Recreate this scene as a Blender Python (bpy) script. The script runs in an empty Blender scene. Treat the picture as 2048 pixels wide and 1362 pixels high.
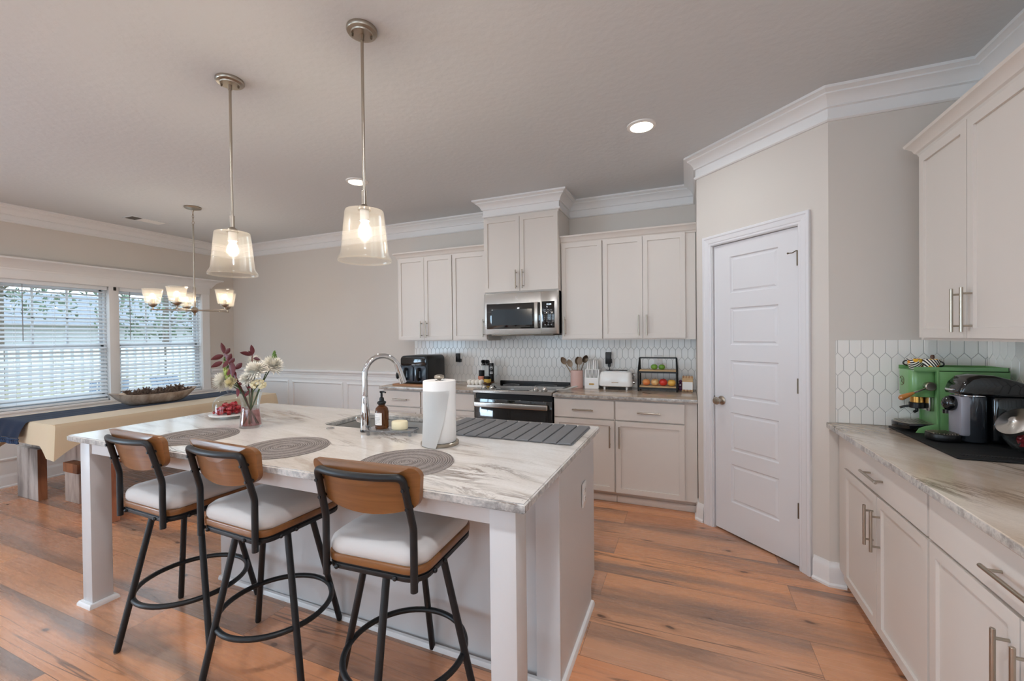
import bpy, bmesh, math, random
from mathutils import Vector, Matrix, Euler, Quaternion
PI = math.pi
rnd = random.Random(7)
SC = bpy.context.scene
COL = SC.collection

# ------------------------------------------------------------------ camera
CAM_H = 1.41
yaw, pitch, roll = 0.393079, 0.0092566, -0.0108897
cd = bpy.data.cameras.new('camera')
cam = bpy.data.objects.new('camera', cd)
COL.objects.link(cam)
cd.sensor_width = 36.0
cd.lens = 846.6 / 2048 * 36.0
cd.clip_start = 0.05
cd.clip_end = 200
_r = Vector((math.cos(yaw), math.sin(yaw), 0)); _f = Vector((-math.sin(yaw), math.cos(yaw), 0)); _u = Vector((0, 0, 1))
_f2 = _f * math.cos(pitch) - _u * math.sin(pitch); _u2 = _u * math.cos(pitch) + _f * math.sin(pitch)
_r3 = _r * math.cos(roll) + _u2 * math.sin(roll); _u3 = _u2 * math.cos(roll) - _r * math.sin(roll)
cam.matrix_world = Matrix(((_r3.x, _u3.x, -_f2.x, 0), (_r3.y, _u3.y, -_f2.y, 0), (_r3.z, _u3.z, -_f2.z, CAM_H), (0, 0, 0, 1)))
SC.camera = cam

# ------------------------------------------------------------------ exposure, sky, daylight
SC.view_settings.view_transform = 'Standard'
SC.view_settings.look = 'None'
SC.view_settings.gamma = 1.0
SC.view_settings.use_curve_mapping = False
SC.view_settings.exposure = 0.18
SC.cycles.max_bounces = 8
SC.cycles.diffuse_bounces = 5
SC.cycles.glossy_bounces = 4
SC.cycles.transmission_bounces = 8
SC.cycles.transparent_max_bounces = 16
SC.cycles.caustics_reflective = False
SC.cycles.caustics_refractive = False
SC.cycles.sample_clamp_indirect = 6.0

wd = bpy.data.worlds.new('sky'); SC.world = wd; wd.use_nodes = True
wn = wd.node_tree.nodes; wn.clear()
_bg = wn.new('ShaderNodeBackground'); _wo = wn.new('ShaderNodeOutputWorld')
_bg.inputs['Color'].default_value = (0.84, 0.93, 1.02, 1); _bg.inputs['Strength'].default_value = 3.4
wd.node_tree.links.new(_bg.outputs[0], _wo.inputs[0])

def area_light(name, loc, direction, sx, sy, watts, color=(1, 1, 1), portal=False, shape='RECTANGLE'):
    l = bpy.data.lights.new(name, 'AREA'); l.shape = shape; l.size = sx; l.size_y = sy; l.energy = watts; l.color = color
    o = bpy.data.objects.new(name, l); COL.objects.link(o); o.location = loc
    o.rotation_euler = Vector(direction).to_track_quat('-Z', 'Y').to_euler()
    if portal: l.cycles.is_portal = True
    return o
DAY = (0.72, 0.90, 1.08)
# daylight entering by the tall windows of the living side, behind the camera, and by the dining windows
area_light('daylight_living_window', (-3.85, -7.55, 1.3), (0.0, 1, 0.6), 2.6, 2.1, 24, DAY)
area_light('daylight_living_window', (-0.55, -7.55, 1.3), (0.0, 1, 0.6), 2.6, 2.1, 24, DAY)
area_light('daylight_side_window', (-6.22, -1.9, 1.3), (1, 0, 0.25), 2.1, 1.7, 130, DAY)
area_light('window_portal', (-6.24, 2.75, 1.37), (1, 0, 0), 2.0, 1.35, 1, portal=True)
# recessed ceiling lamps: the two in the picture and the rest of their grid behind the camera
CANS = [(-0.262, 2.825), (-2.587, 2.837), (-0.262, 0.3), (-2.587, 0.3), (-0.262, -2.2), (-2.587, -2.2), (-4.9, 0.3), (-4.9, -2.2), (-0.262, -5.0), (-2.587, -5.0), (-4.9, -5.0)]
for _x, _y in CANS:
    area_light('recessed_lamp_light', (_x, _y, 2.7305), (0, 0, -1), 0.125, 0.125, 5.0 if _y > 1 else (19.0 if (_x > -1 and _y > 0) else 7.0), (0.95, 0.99, 1.05), shape='DISK')
# two unseen uplighter lamps added behind the camera to brighten the ceiling
UPL = [(-4.7, -1.3), (0.75, -1.3)]
for _x, _y in UPL:
    area_light('uplighter_light', (_x, _y, 1.80), (0, 0, 1), 0.28, 0.28, 16 if _x < 0 else 24, (0.78, 0.94, 1.12), shape='DISK')

# ------------------------------------------------------------------ materials
def lin(c):
    return tuple(((v / 255) / 12.92 if v / 255 <= 0.04045 else ((v / 255 + 0.055) / 1.055) ** 2.4) for v in c) + (1.0,)
def setin(n, key, v):
    if key in n.inputs: n.inputs[key].default_value = v
def pmat(name, col, rough=0.5, metal=0.0, trans=0.0, ior=1.45, emit=None, es=0.0, coat=0.0, spec=0.5, sheen=0.0, bump=None, aniso=0.0):
    m = bpy.data.materials.new(name); m.use_nodes = True
    n = m.node_tree.nodes; b = n['Principled BSDF']
    b.inputs['Base Color'].default_value = lin(col)
    b.inputs['Roughness'].default_value = rough
    b.inputs['Metallic'].default_value = metal
    setin(b, 'Transmission Weight', trans); setin(b, 'IOR', ior); setin(b, 'Coat Weight', coat); setin(b, 'Coat Roughness', 0.08)
    setin(b, 'Specular IOR Level', spec); setin(b, 'Sheen Weight', sheen); setin(b, 'Anisotropic', aniso)
    if emit is not None:
        b.inputs['Emission Color'].default_value = lin(emit); b.inputs['Emission Strength'].default_value = es
    if bump:
        scale, strength, dist = bump[:3]
        nz = n.new('ShaderNodeTexNoise'); nz.inputs['Scale'].default_value = scale; nz.inputs['Detail'].default_value = 4
        tc = n.new('ShaderNodeTexCoord'); bp = n.new('ShaderNodeBump')
        bp.inputs['Strength'].default_value = strength; bp.inputs['Distance'].default_value = dist
        l = m.node_tree.links
        if len(bump) > 3:
            mp = n.new('ShaderNodeMapping'); mp.inputs['Scale'].default_value = bump[3]
            l.new(tc.outputs['Object'], mp.inputs['Vector']); l.new(mp.outputs[0], nz.inputs['Vector'])
        else:
            l.new(tc.outputs['Object'], nz.inputs['Vector'])
        l.new(nz.outputs['Fac'], bp.inputs['Height']); l.new(bp.outputs[0], b.inputs['Normal'])
    return m

class NT:
    """small helper to wire node materials"""
    def __init__(s, name):
        s.m = bpy.data.materials.new(name); s.m.use_nodes = True
        s.n = s.m.node_tree.nodes; s.l = s.m.node_tree.links; s.b = s.n['Principled BSDF']
        s.tc = s.n.new('ShaderNodeTexCoord')
    def node(s, t, **kw):
        x = s.n.new(t)
        for k, v in kw.items(): setattr(x, k, v)
        return x
    def put(s, sock, v):
        if hasattr(v, 'is_output') or isinstance(v, bpy.types.NodeSocket): s.l.new(v, sock)
        else: sock.default_value = v
    def mapping(s, scale=(1, 1, 1), rot=(0, 0, 0), loc=(0, 0, 0), vec=None):
        x = s.n.new('ShaderNodeMapping'); x.inputs['Scale'].default_value = scale; x.inputs['Rotation'].default_value = rot; x.inputs['Location'].default_value = loc
        s.l.new(vec if vec else s.tc.outputs['Object'], x.inputs['Vector']); return x.outputs[0]
    def noise(s, vec, scale=1, detail=4, rough=0.5, dist=0.0):
        x = s.n.new('ShaderNodeTexNoise'); s.l.new(vec, x.inputs['Vector'])
        x.inputs['Scale'].default_value = scale; x.inputs['Detail'].default_value = detail; x.inputs['Roughness'].default_value = rough; x.inputs['Distortion'].default_value = dist
        return x
    def ramp(s, fac, stops, interp='LINEAR'):
        x = s.n.new('ShaderNodeValToRGB'); x.color_ramp.interpolation = interp
        e = x.color_ramp.elements
        while len(e) > 1: e.remove(e[0])
        for i, (p, c) in enumerate(stops):
            y = e[0] if i == 0 else e.new(p)
            y.position = p; y.color = lin(c) if max(c) > 1.0 else tuple(c) + (1.0,)
        s.l.new(fac, x.inputs['Fac']); return x.outputs['Color']
    def mix(s, fac, a, b, mode='MIX'):
        x = s.n.new('ShaderNodeMix'); x.data_type = 'RGBA'; x.blend_type = mode
        s.put(x.inputs[0], fac); s.put(x.inputs[6], a); s.put(x.inputs[7], b); return x.outputs[2]
    def math(s, op, a, b=0.5, clamp=False):
        x = s.n.new('ShaderNodeMath'); x.operation = op; x.use_clamp = clamp
        s.put(x.inputs[0], a); s.put(x.inputs[1], b); return x.outputs[0]
    def vmath(s, op, a, b):
        x = s.n.new('ShaderNodeVectorMath'); x.operation = op
        s.put(x.inputs[0], a); s.put(x.inputs[1], b); return x.outputs[0]
    def bump(s, h, strength=0.3, dist=0.002):
        x = s.n.new('ShaderNodeBump'); x.inputs['Strength'].default_value = strength; x.inputs['Distance'].default_value = dist
        s.l.new(h, x.inputs['Height']); s.l.new(x.outputs[0], s.b.inputs['Normal'])
    def col(s, c): s.put(s.b.inputs['Base Color'], c)
    def rough(s, r): s.put(s.b.inputs['Roughness'], r)

def floor_material():
    t = NT('plank_floor')
    v = t.mapping(loc=(0.45, -0.18, 0))
    RH = 0.235
    br = t.node('ShaderNodeTexBrick', offset=0.37, offset_frequency=2, squash=1.0)
    t.l.new(v, br.inputs['Vector'])
    for k, x in (('Color1', (0, 0, 0, 1)), ('Color2', (1, 1, 1, 1)), ('Mortar', (0.5, 0.5, 0.5, 1)), ('Scale', 1.0), ('Mortar Size', 0.0011), ('Mortar Smooth', 0.1), ('Brick Width', 1.52), ('Row Height', RH)):
        br.inputs[k].default_value = x
    pid = br.outputs['Color']
    off = t.vmath('MULTIPLY', pid, (37.0, 11.0, 23.0))
    p = t.vmath('ADD', v, off)
    sep = t.node('ShaderNodeSeparateXYZ'); t.l.new(v, sep.inputs[0])
    yf = t.math('FRACT', t.math('DIVIDE', sep.outputs[1], RH))
    flip = t.math('GREATER_THAN', pid, 0.42)
    edge = t.math('ABSOLUTE', t.math('SUBTRACT', flip, yf))            # 0..1 across the plank, turned over on some planks
    big = t.noise(t.mapping((0.8, 7.0, 1), vec=p), 1.0, 4, 0.55, 0.7)
    g = t.math('ADD', t.math('MULTIPLY', edge, 0.75), t.math('MULTIPLY', t.math('SUBTRACT', big.outputs['Fac'], 0.5), 1.5))
    base = t.ramp(pid, [(0.0, (226, 158, 112)), (0.28, (208, 158, 126)), (0.45, (232, 164, 116)), (0.65, (194, 150, 124)), (0.82, (226, 154, 108)), (1.0, (184, 144, 122))])
    c = t.mix(t.math('MULTIPLY', t.ramp(g, [(0.36, (0, 0, 0)), (0.78, (1, 1, 1))]), 0.9), base, lin((142, 116, 102)))
    warm = t.noise(t.mapping((0.5, 4.0, 1), loc=(9, 3, 0), vec=p), 1.0, 2, 0.5, 0.4)
    c = t.mix(t.math('MULTIPLY', t.ramp(warm.outputs['Fac'], [(0.48, (0, 0, 0)), (0.7, (1, 1, 1))]), 0.45), c, lin((226, 160, 114)))
    fine = t.noise(t.mapping((2.2, 70, 1), vec=p), 1.0, 4, 0.6, 0.3)
    c = t.mix(0.55, c, t.ramp(fine.outputs['Fac'], [(0.25, (0.82, 0.79, 0.77)), (0.6, (1.0, 1.0, 1.0))]), 'MULTIPLY')
    crk = t.noise(t.mapping((0.34, 7, 1), loc=(2, 7, 0), vec=p), 1.3, 3, 0.45, 0.3)
    line = t.ramp(crk.outputs['Fac'], [(0.488, (0, 0, 0)), (0.498, (1, 1, 1)), (0.502, (1, 1, 1)), (0.512, (0, 0, 0))])
    gate = t.noise(t.mapping((0.6, 2.2, 1), loc=(5, 1, 0), vec=p), 1.0, 2)
    line = t.math('MULTIPLY', line, t.ramp(gate.outputs['Fac'], [(0.49, (0, 0, 0)), (0.62, (0.85, 0.85, 0.85))]))
    c = t.mix(line, c, lin((104, 76, 58)))
    vo = t.node('ShaderNodeTexVoronoi', voronoi_dimensions='2D'); vo.inputs['Scale'].default_value = 1.0
    wob = t.vmath('ADD', t.mapping((2.0, 4.2, 1), vec=p), t.vmath('MULTIPLY', t.noise(p, 6, 2).outputs['Color'], (0.22, 0.22, 0)))
    t.l.new(wob, vo.inputs['Vector'])
    knot = t.ramp(vo.outputs['Distance'], [(0.0, (1, 1, 1)), (0.03, (1, 1, 1)), (0.05, (0.35, 0.35, 0.35)), (0.12, (0, 0, 0))])
    kg = t.math('GREATER_THAN', t.node('ShaderNodeSeparateColor').outputs[0], 0.5)
    t.l.new(vo.outputs['Color'], kg.node.inputs[0].links[0].from_node.inputs[0])
    c = t.mix(t.math('MULTIPLY', t.math('MULTIPLY', knot, kg), 0.85), c, lin((88, 64, 50)))
    c = t.mix(br.outputs['Fac'], c, lin((118, 86, 66)))
    t.col(c)
    t.rough(t.ramp(fine.outputs['Fac'], [(0.2, (0.32, 0.32, 0.32)), (0.8, (0.22, 0.22, 0.22))])); setin(t.b, 'Coat Weight', 0.35); setin(t.b, 'Coat Roughness', 0.16)
    h = t.math('SUBTRACT', t.math('MULTIPLY', fine.outputs['Fac'], 0.25), t.math('MULTIPLY', br.outputs['Fac'], 1.0))
    t.bump(h, 0.15, 0.001)
    return t.m

def granite_material(name, rot, loc, warm=0.5, dark=0.5, edge=True, tone=(255, 255, 255)):
    t = NT(name)
    base = t.mapping((1, 1, 1), (0, 0, rot), loc)
    w = t.noise(base, 1.1, 3, 0.5, 0.4)
    v = t.vmath('ADD', base, t.vmath('MULTIPLY', w.outputs['Color'], (0.35, 0.22, 0.2)))
    st = t.noise(t.vmath('MULTIPLY', v, (1.1, 6.0, 3.0)), 1.0, 6, 0.62, 0.5)
    c = t.ramp(st.outputs['Fac'], [(0.28, (156, 142, 130)), (0.36, (196, 185, 174)), (0.44, (226, 221, 215)), (0.58, (238, 235, 231)), (0.68, (222, 216, 209)), (0.78, (186, 176, 166))])
    wm = t.noise(t.vmath('MULTIPLY', v, (0.6, 1.7, 1.0)), 1.0, 3, 0.5)
    c = t.mix(t.math('MULTIPLY', t.ramp(wm.outputs['Fac'], [(0.42, (0, 0, 0)), (0.62, (1, 1, 1))]), warm), c, lin((192, 174, 154)))
    ve = t.noise(t.vmath('MULTIPLY', v, (1.6, 9.0, 4.0)), 1.0, 7, 0.7, 1.0)
    vein = t.ramp(ve.outputs['Fac'], [(0.46, (0, 0, 0)), (0.495, (1, 1, 1)), (0.51, (1, 1, 1)), (0.55, (0, 0, 0))])
    g = t.noise(t.vmath('MULTIPLY', v, (1.2, 3.0, 1.0)), 1.0, 3, 0.5)
    vein = t.math('MULTIPLY', vein, t.ramp(g.outputs['Fac'], [(0.50, (0, 0, 0)), (0.66, (1, 1, 1))]))
    c = t.mix(t.math('MULTIPLY', vein, dark + 0.3), c, lin((112, 94, 80)))
    sp = t.noise(base, 90, 3, 0.7)
    spk = t.math('MULTIPLY', t.ramp(sp.outputs['Fac'], [(0.62, (0, 0, 0)), (0.70, (1, 1, 1))]), t.ramp(g.outputs['Fac'], [(0.48, (0.1, 0.1, 0.1)), (0.66, (0.8, 0.8, 0.8))]))
    c = t.mix(spk, c, lin((104, 94, 88)))
    c = t.mix(0.12, c, t.ramp(sp.outputs['Fac'], [(0.3, (120, 120, 120)), (0.7, (255, 255, 255))]), 'MULTIPLY')
    c = t.mix(1.0, c, lin(tone), 'MULTIPLY')
    if edge:
        ge = t.node('ShaderNodeNewGeometry'); sx = t.node('ShaderNodeSeparateXYZ'); t.l.new(ge.outputs['Normal'], sx.inputs[0])
        e = t.math('SUBTRACT', 1.0, t.math('ABSOLUTE', sx.outputs[2]))
        en = t.noise(base, 24, 4, 0.65); ec = t.ramp(en.outputs['Fac'], [(0.34, (104, 108, 110)), (0.46, (150, 152, 152)), (0.58, (196, 194, 190)), (0.7, (140, 142, 142))])
        c = t.mix(t.math('MULTIPLY', t.ramp(e, [(0.4, (0, 0, 0)), (0.9, (1, 1, 1))]), 0.7), c, ec)
    t.col(c); t.rough(0.16); setin(t.b, 'Specular IOR Level', 0.5)
    return t.m

def wood_material(name, cols, scale=(1, 1, 1), rough=0.4, coat=0.0, bumpk=0.15, contrast=(0.3, 0.7)):
    t = NT(name)
    v = t.mapping(scale)
    a = t.noise(v, 1.0, 5, 0.6, 0.6)
    stops = [(contrast[0] + (contrast[1] - contrast[0]) * i / (len(cols) - 1), c) for i, c in enumerate(cols)]
    c = t.ramp(a.outputs['Fac'], stops)
    t.col(c); t.rough(rough); t.bump(a.outputs['Fac'], bumpk, 0.002); setin(t.b, 'Coat Weight', coat)
    return t.m

def reclaimed_material(name, a, b, d):
    t = NT(name)
    v = t.mapping((9, 9, 1.6))
    n1 = t.noise(v, 1.0, 6, 0.65, 0.5)
    c = t.ramp(n1.outputs['Fac'], [(0.3, d), (0.42, b), (0.6, a), (0.75, b)])
    st = t.noise(t.mapping((4, 4, 1.1), loc=(3, 1, 5)), 1.0, 3, 0.5, 0.8)
    c = t.mix(t.math('MULTIPLY', t.ramp(st.outputs['Fac'], [(0.56, (0, 0, 0)), (0.68, (1, 1, 1))]), 0.7), c, lin(d))
    t.col(c); t.rough(0.8); t.bump(n1.outputs['Fac'], 0.4, 0.003)
    return t.m

M = {}
M['wall'] = pmat('beige_wall_paint', (212, 205, 197), 0.75, bump=(260, 0.05, 0.001))
M['ceiling'] = pmat('textured_ceiling_paint', (210, 213, 215), 0.9, bump=(28, 0.35, 0.006))
M['trim'] = pmat('white_trim_paint', (232, 231, 230), 0.35)
M['door'] = pmat('white_door_paint', (223, 222, 224), 0.38)
M['cab'] = pmat('ivory_cabinet_paint', (216, 208, 200), 0.38)
M['island'] = pmat('white_island_paint', (207, 206, 206), 0.4)
M['floor'] = floor_material()
M['gran_i'] = granite_material('pale_veined_granite', 0.22, (0.3, 0.1, 0), 0.35, 0.75)
M['gran_b'] = granite_material('brown_veined_granite', 0.1, (3.3, 1.7, 0), 0.8, 0.8, tone=(226, 212, 198))
M['gran_r'] = granite_material('beige_veined_granite', 0.95, (7.1, 2.2, 0), 0.8, 0.9, tone=(244, 232, 220))
M['tile'] = pmat('glazed_white_tile', (238, 235, 230), 0.22, coat=0.15)
M['grout'] = pmat('grey_grout', (176, 174, 172), 0.9)
M['steel'] = pmat('brushed_steel', (190, 186, 180), 0.26, 1.0, bump=(60, 0.03, 0.001, (1, 1, 40)))
M['nickel'] = pmat('brushed_nickel', (178, 168, 154), 0.3, 1.0)
M['chrome'] = pmat('chrome', (225, 226, 228), 0.06, 1.0)
M['dark_nickel'] = pmat('aged_nickel', (120, 108, 94), 0.38, 1.0)
M['black_metal'] = pmat('matte_black_metal', (22, 23, 25), 0.42, 0.0, spec=0.5)
M['black_plastic'] = pmat('black_plastic', (11, 11, 12), 0.35)
M['black_gloss'] = pmat('glossy_black', (8, 9, 11), 0.06, coat=0.5)
M['black_glass'] = pmat('black_glass', (7, 9, 11), 0.03, coat=0.6, spec=0.8)
M['black_rubber'] = pmat('black_silicone', (8, 8, 9), 0.65)
M['navy_plastic'] = pmat('dark_slate_plastic', (40, 50, 62), 0.22, coat=0.4)
M['stoolwood'] = wood_material('walnut_veneer', [(106, 68, 36), (132, 86, 46), (148, 98, 54)], (2.2, 14, 34), 0.36, 0.2, 0.02, (0.2, 0.8))
M['fabric'] = pmat('grey_linen', (205, 201, 198), 0.9, sheen=0.2, bump=(900, 0.15, 0.0006))
M['cloth'] = pmat('sand_tablecloth', (216, 198, 168), 0.92, sheen=0.2, bump=(500, 0.15, 0.001))
M['navy'] = pmat('navy_runner', (50, 68, 98), 0.95, sheen=0.15, bump=(500, 0.2, 0.001))
def ring_mat():
    t = NT('woven_grey_mat'); sp = t.node('ShaderNodeVectorMath', operation='LENGTH'); t.l.new(t.mapping((1, 1, 0)), sp.inputs[0])
    s = t.math('SINE', t.math('MULTIPLY', sp.outputs['Value'], 2 * PI / 0.0098)); nz = t.noise(t.mapping((160, 160, 160)), 1.0, 2)
    k = t.math('ADD', t.math('MULTIPLY', s, 0.32), t.math('ADD', 0.42, t.math('MULTIPLY', t.math('SUBTRACT', nz.outputs['Fac'], 0.5), 0.8)))
    t.col(t.ramp(k, [(0.0, (96, 88, 84)), (0.5, (146, 137, 132)), (1.0, (168, 159, 154))])); t.rough(0.9); t.bump(k, 0.5, 0.002); return t.m
M['placemat'] = ring_mat()
M['mat_grey'] = pmat('grey_silicone', (116, 116, 118), 0.75)
M['rec_grey'] = reclaimed_material('weathered_grey_wood', (206, 203, 199), (176, 171, 167), (98, 90, 86))
M['rec_pink'] = reclaimed_material('weathered_pale_wood', (204, 190, 180), (178, 160, 148), (122, 104, 94))
M['rec_brown'] = reclaimed_material('reclaimed_brown_wood', (168, 112, 76), (134, 84, 54), (52, 34, 26))
M['rec_red'] = reclaimed_material('reclaimed_red_wood', (192, 132, 98), (166, 104, 74), (112, 66, 46))
M['white_gloss'] = pmat('glossy_white', (236, 234, 230), 0.18, coat=0.3)
M['white_matte'] = pmat('matte_white', (236, 234, 231), 0.55)
M['paper'] = pmat('paper_towel', (242, 241, 239), 0.95, bump=(220, 0.25, 0.0012))
M['plate'] = pmat('outlet_white', (228, 226, 224), 0.35)
M['dark'] = pmat('dark_slot', (28, 26, 25), 0.7)
M['light_wood'] = wood_material('pale_oak', [(186, 148, 104), (206, 170, 124), (214, 182, 140)], (6, 40, 40), 0.5)
M['dark_wood'] = wood_material('dark_stained_wood', [(62, 38, 26), (88, 54, 36), (100, 64, 42)], (6, 30, 30), 0.4)
M['mid_wood'] = wood_material('warm_board_wood', [(140, 92, 58), (166, 116, 78), (180, 130, 90)], (4, 30, 30), 0.5)
M['bronze_wood'] = wood_material('bronze_brown', [(110, 88, 68), (146, 122, 98), (168, 146, 122)], (20, 20, 6), 0.35)
M['pink'] = pmat('dusty_pink_ceramic', (208, 172, 162), 0.5)
M['green_paint'] = pmat('apple_green_enamel', (112, 158, 100), 0.3, coat=0.3)
M['gold'] = pmat('brass', (196, 148, 78), 0.25, 1.0)
M['knob_wood'] = wood_material('honey_handle_wood', [(140, 84, 36), (176, 112, 54), (190, 128, 66)], (10, 10, 30), 0.35, 0.3)
M['blind'] = pmat('white_blind_slat', (232, 236, 240), 0.45)
M['vinyl'] = pmat('white_window_vinyl', (226, 230, 234), 0.4)
M['vent_dark'] = pmat('vent_shadow', (92, 88, 84), 0.8)

def glass_mat(name, tint=(255, 255, 255), rough=0.0, clear=0.85, gloss=(1, 1, 1), body=None):
    """thin glass: mostly transparent, mirror reflection by Fresnel, optional milky body"""
    m = bpy.data.materials.new(name); m.use_nodes = True
    n = m.node_tree.nodes; l = m.node_tree.links; n.clear()
    out = n.new('ShaderNodeOutputMaterial'); tr = n.new('ShaderNodeBsdfTransparent'); gl = n.new('ShaderNodeBsdfGlossy')
    tr.inputs[0].default_value = lin(tint); gl.inputs['Roughness'].default_value = rough; gl.inputs[0].default_value = tuple(gloss) + (1,)
    ge = n.new('ShaderNodeNewGeometry'); dt = n.new('ShaderNodeVectorMath'); dt.operation = 'DOT_PRODUCT'
    l.new(ge.outputs['Normal'], dt.inputs[0]); l.new(ge.outputs['Incoming'], dt.inputs[1])
    last = dt.outputs['Value']
    for op, k in (('ABSOLUTE', 0), ('SUBTRACT', None), ('POWER', 4.5), ('MULTIPLY_ADD', 0.8)):
        q = n.new('ShaderNodeMath'); q.operation = op; q.use_clamp = True
        if op == 'SUBTRACT': q.inputs[0].default_value = 1.0; l.new(last, q.inputs[1])
        else:
            l.new(last, q.inputs[0])
            if op != 'ABSOLUTE': q.inputs[1].default_value = k
            if op == 'MULTIPLY_ADD': q.inputs[2].default_value = 0.035
        last = q.outputs[0]
    mx = n.new('ShaderNodeMixShader'); l.new(last, mx.inputs[0])
    first = tr.outputs[0]
    if body:
        tl = n.new('ShaderNodeBsdfTranslucent'); df = n.new('ShaderNodeBsdfDiffuse'); tl.inputs[0].default_value = lin(body); df.inputs[0].default_value = lin(body)
        a = n.new('ShaderNodeMixShader'); a.inputs[0].default_value = 0.5; l.new(tl.outputs[0], a.inputs[1]); l.new(df.outputs[0], a.inputs[2])
        b2 = n.new('ShaderNodeMixShader'); b2.inputs[0].default_value = 1 - clear; l.new(tr.outputs[0], b2.inputs[1]); l.new(a.outputs[0], b2.inputs[2])
        first = b2.outputs[0]
    l.new(first, mx.inputs[1]); l.new(gl.outputs[0], mx.inputs[2]); l.new(mx.outputs[0], out.inputs[0])
    return m
M['pane'] = glass_mat('window_glass', (236, 244, 248))
M['glass'] = glass_mat('clear_glass', (246, 248, 248))
M['shade'] = glass_mat('seeded_glass', (255, 252, 246), 0.15, 0.965, body=(244, 240, 232))
M['shade_clear'] = glass_mat('ribbed_glass', (255, 250, 242), 0.1, 0.88, body=(240, 234, 222))
M['amber'] = pmat('amber_glass', (122, 66, 20), 0.05, 0.0, 0.75, 1.4, coat=0.3)
M['acrylic'] = glass_mat('smoky_acrylic', (214, 216, 218), 0.05, 0.75, body=(200, 202, 204))
M['water'] = glass_mat('pink_water', (240, 206, 206), 0.02, 0.8, body=(226, 170, 168))
M['bulb'] = glass_mat('clear_bulb_glass', (255, 248, 236), 0.05, 0.95, body=(255, 244, 226))
M['lens'] = pmat('lamp_lens', (255, 248, 238), 0.5, emit=(255, 240, 220), es=6.0)
M['display'] = pmat('lit_digits', (220, 235, 245), 0.5, emit=(225, 240, 250), es=1.2)
M['print_white'] = pmat('white_print', (225, 225, 225), 0.5)
M['print_grey'] = pmat('grey_print', (150, 152, 155), 0.5)
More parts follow.
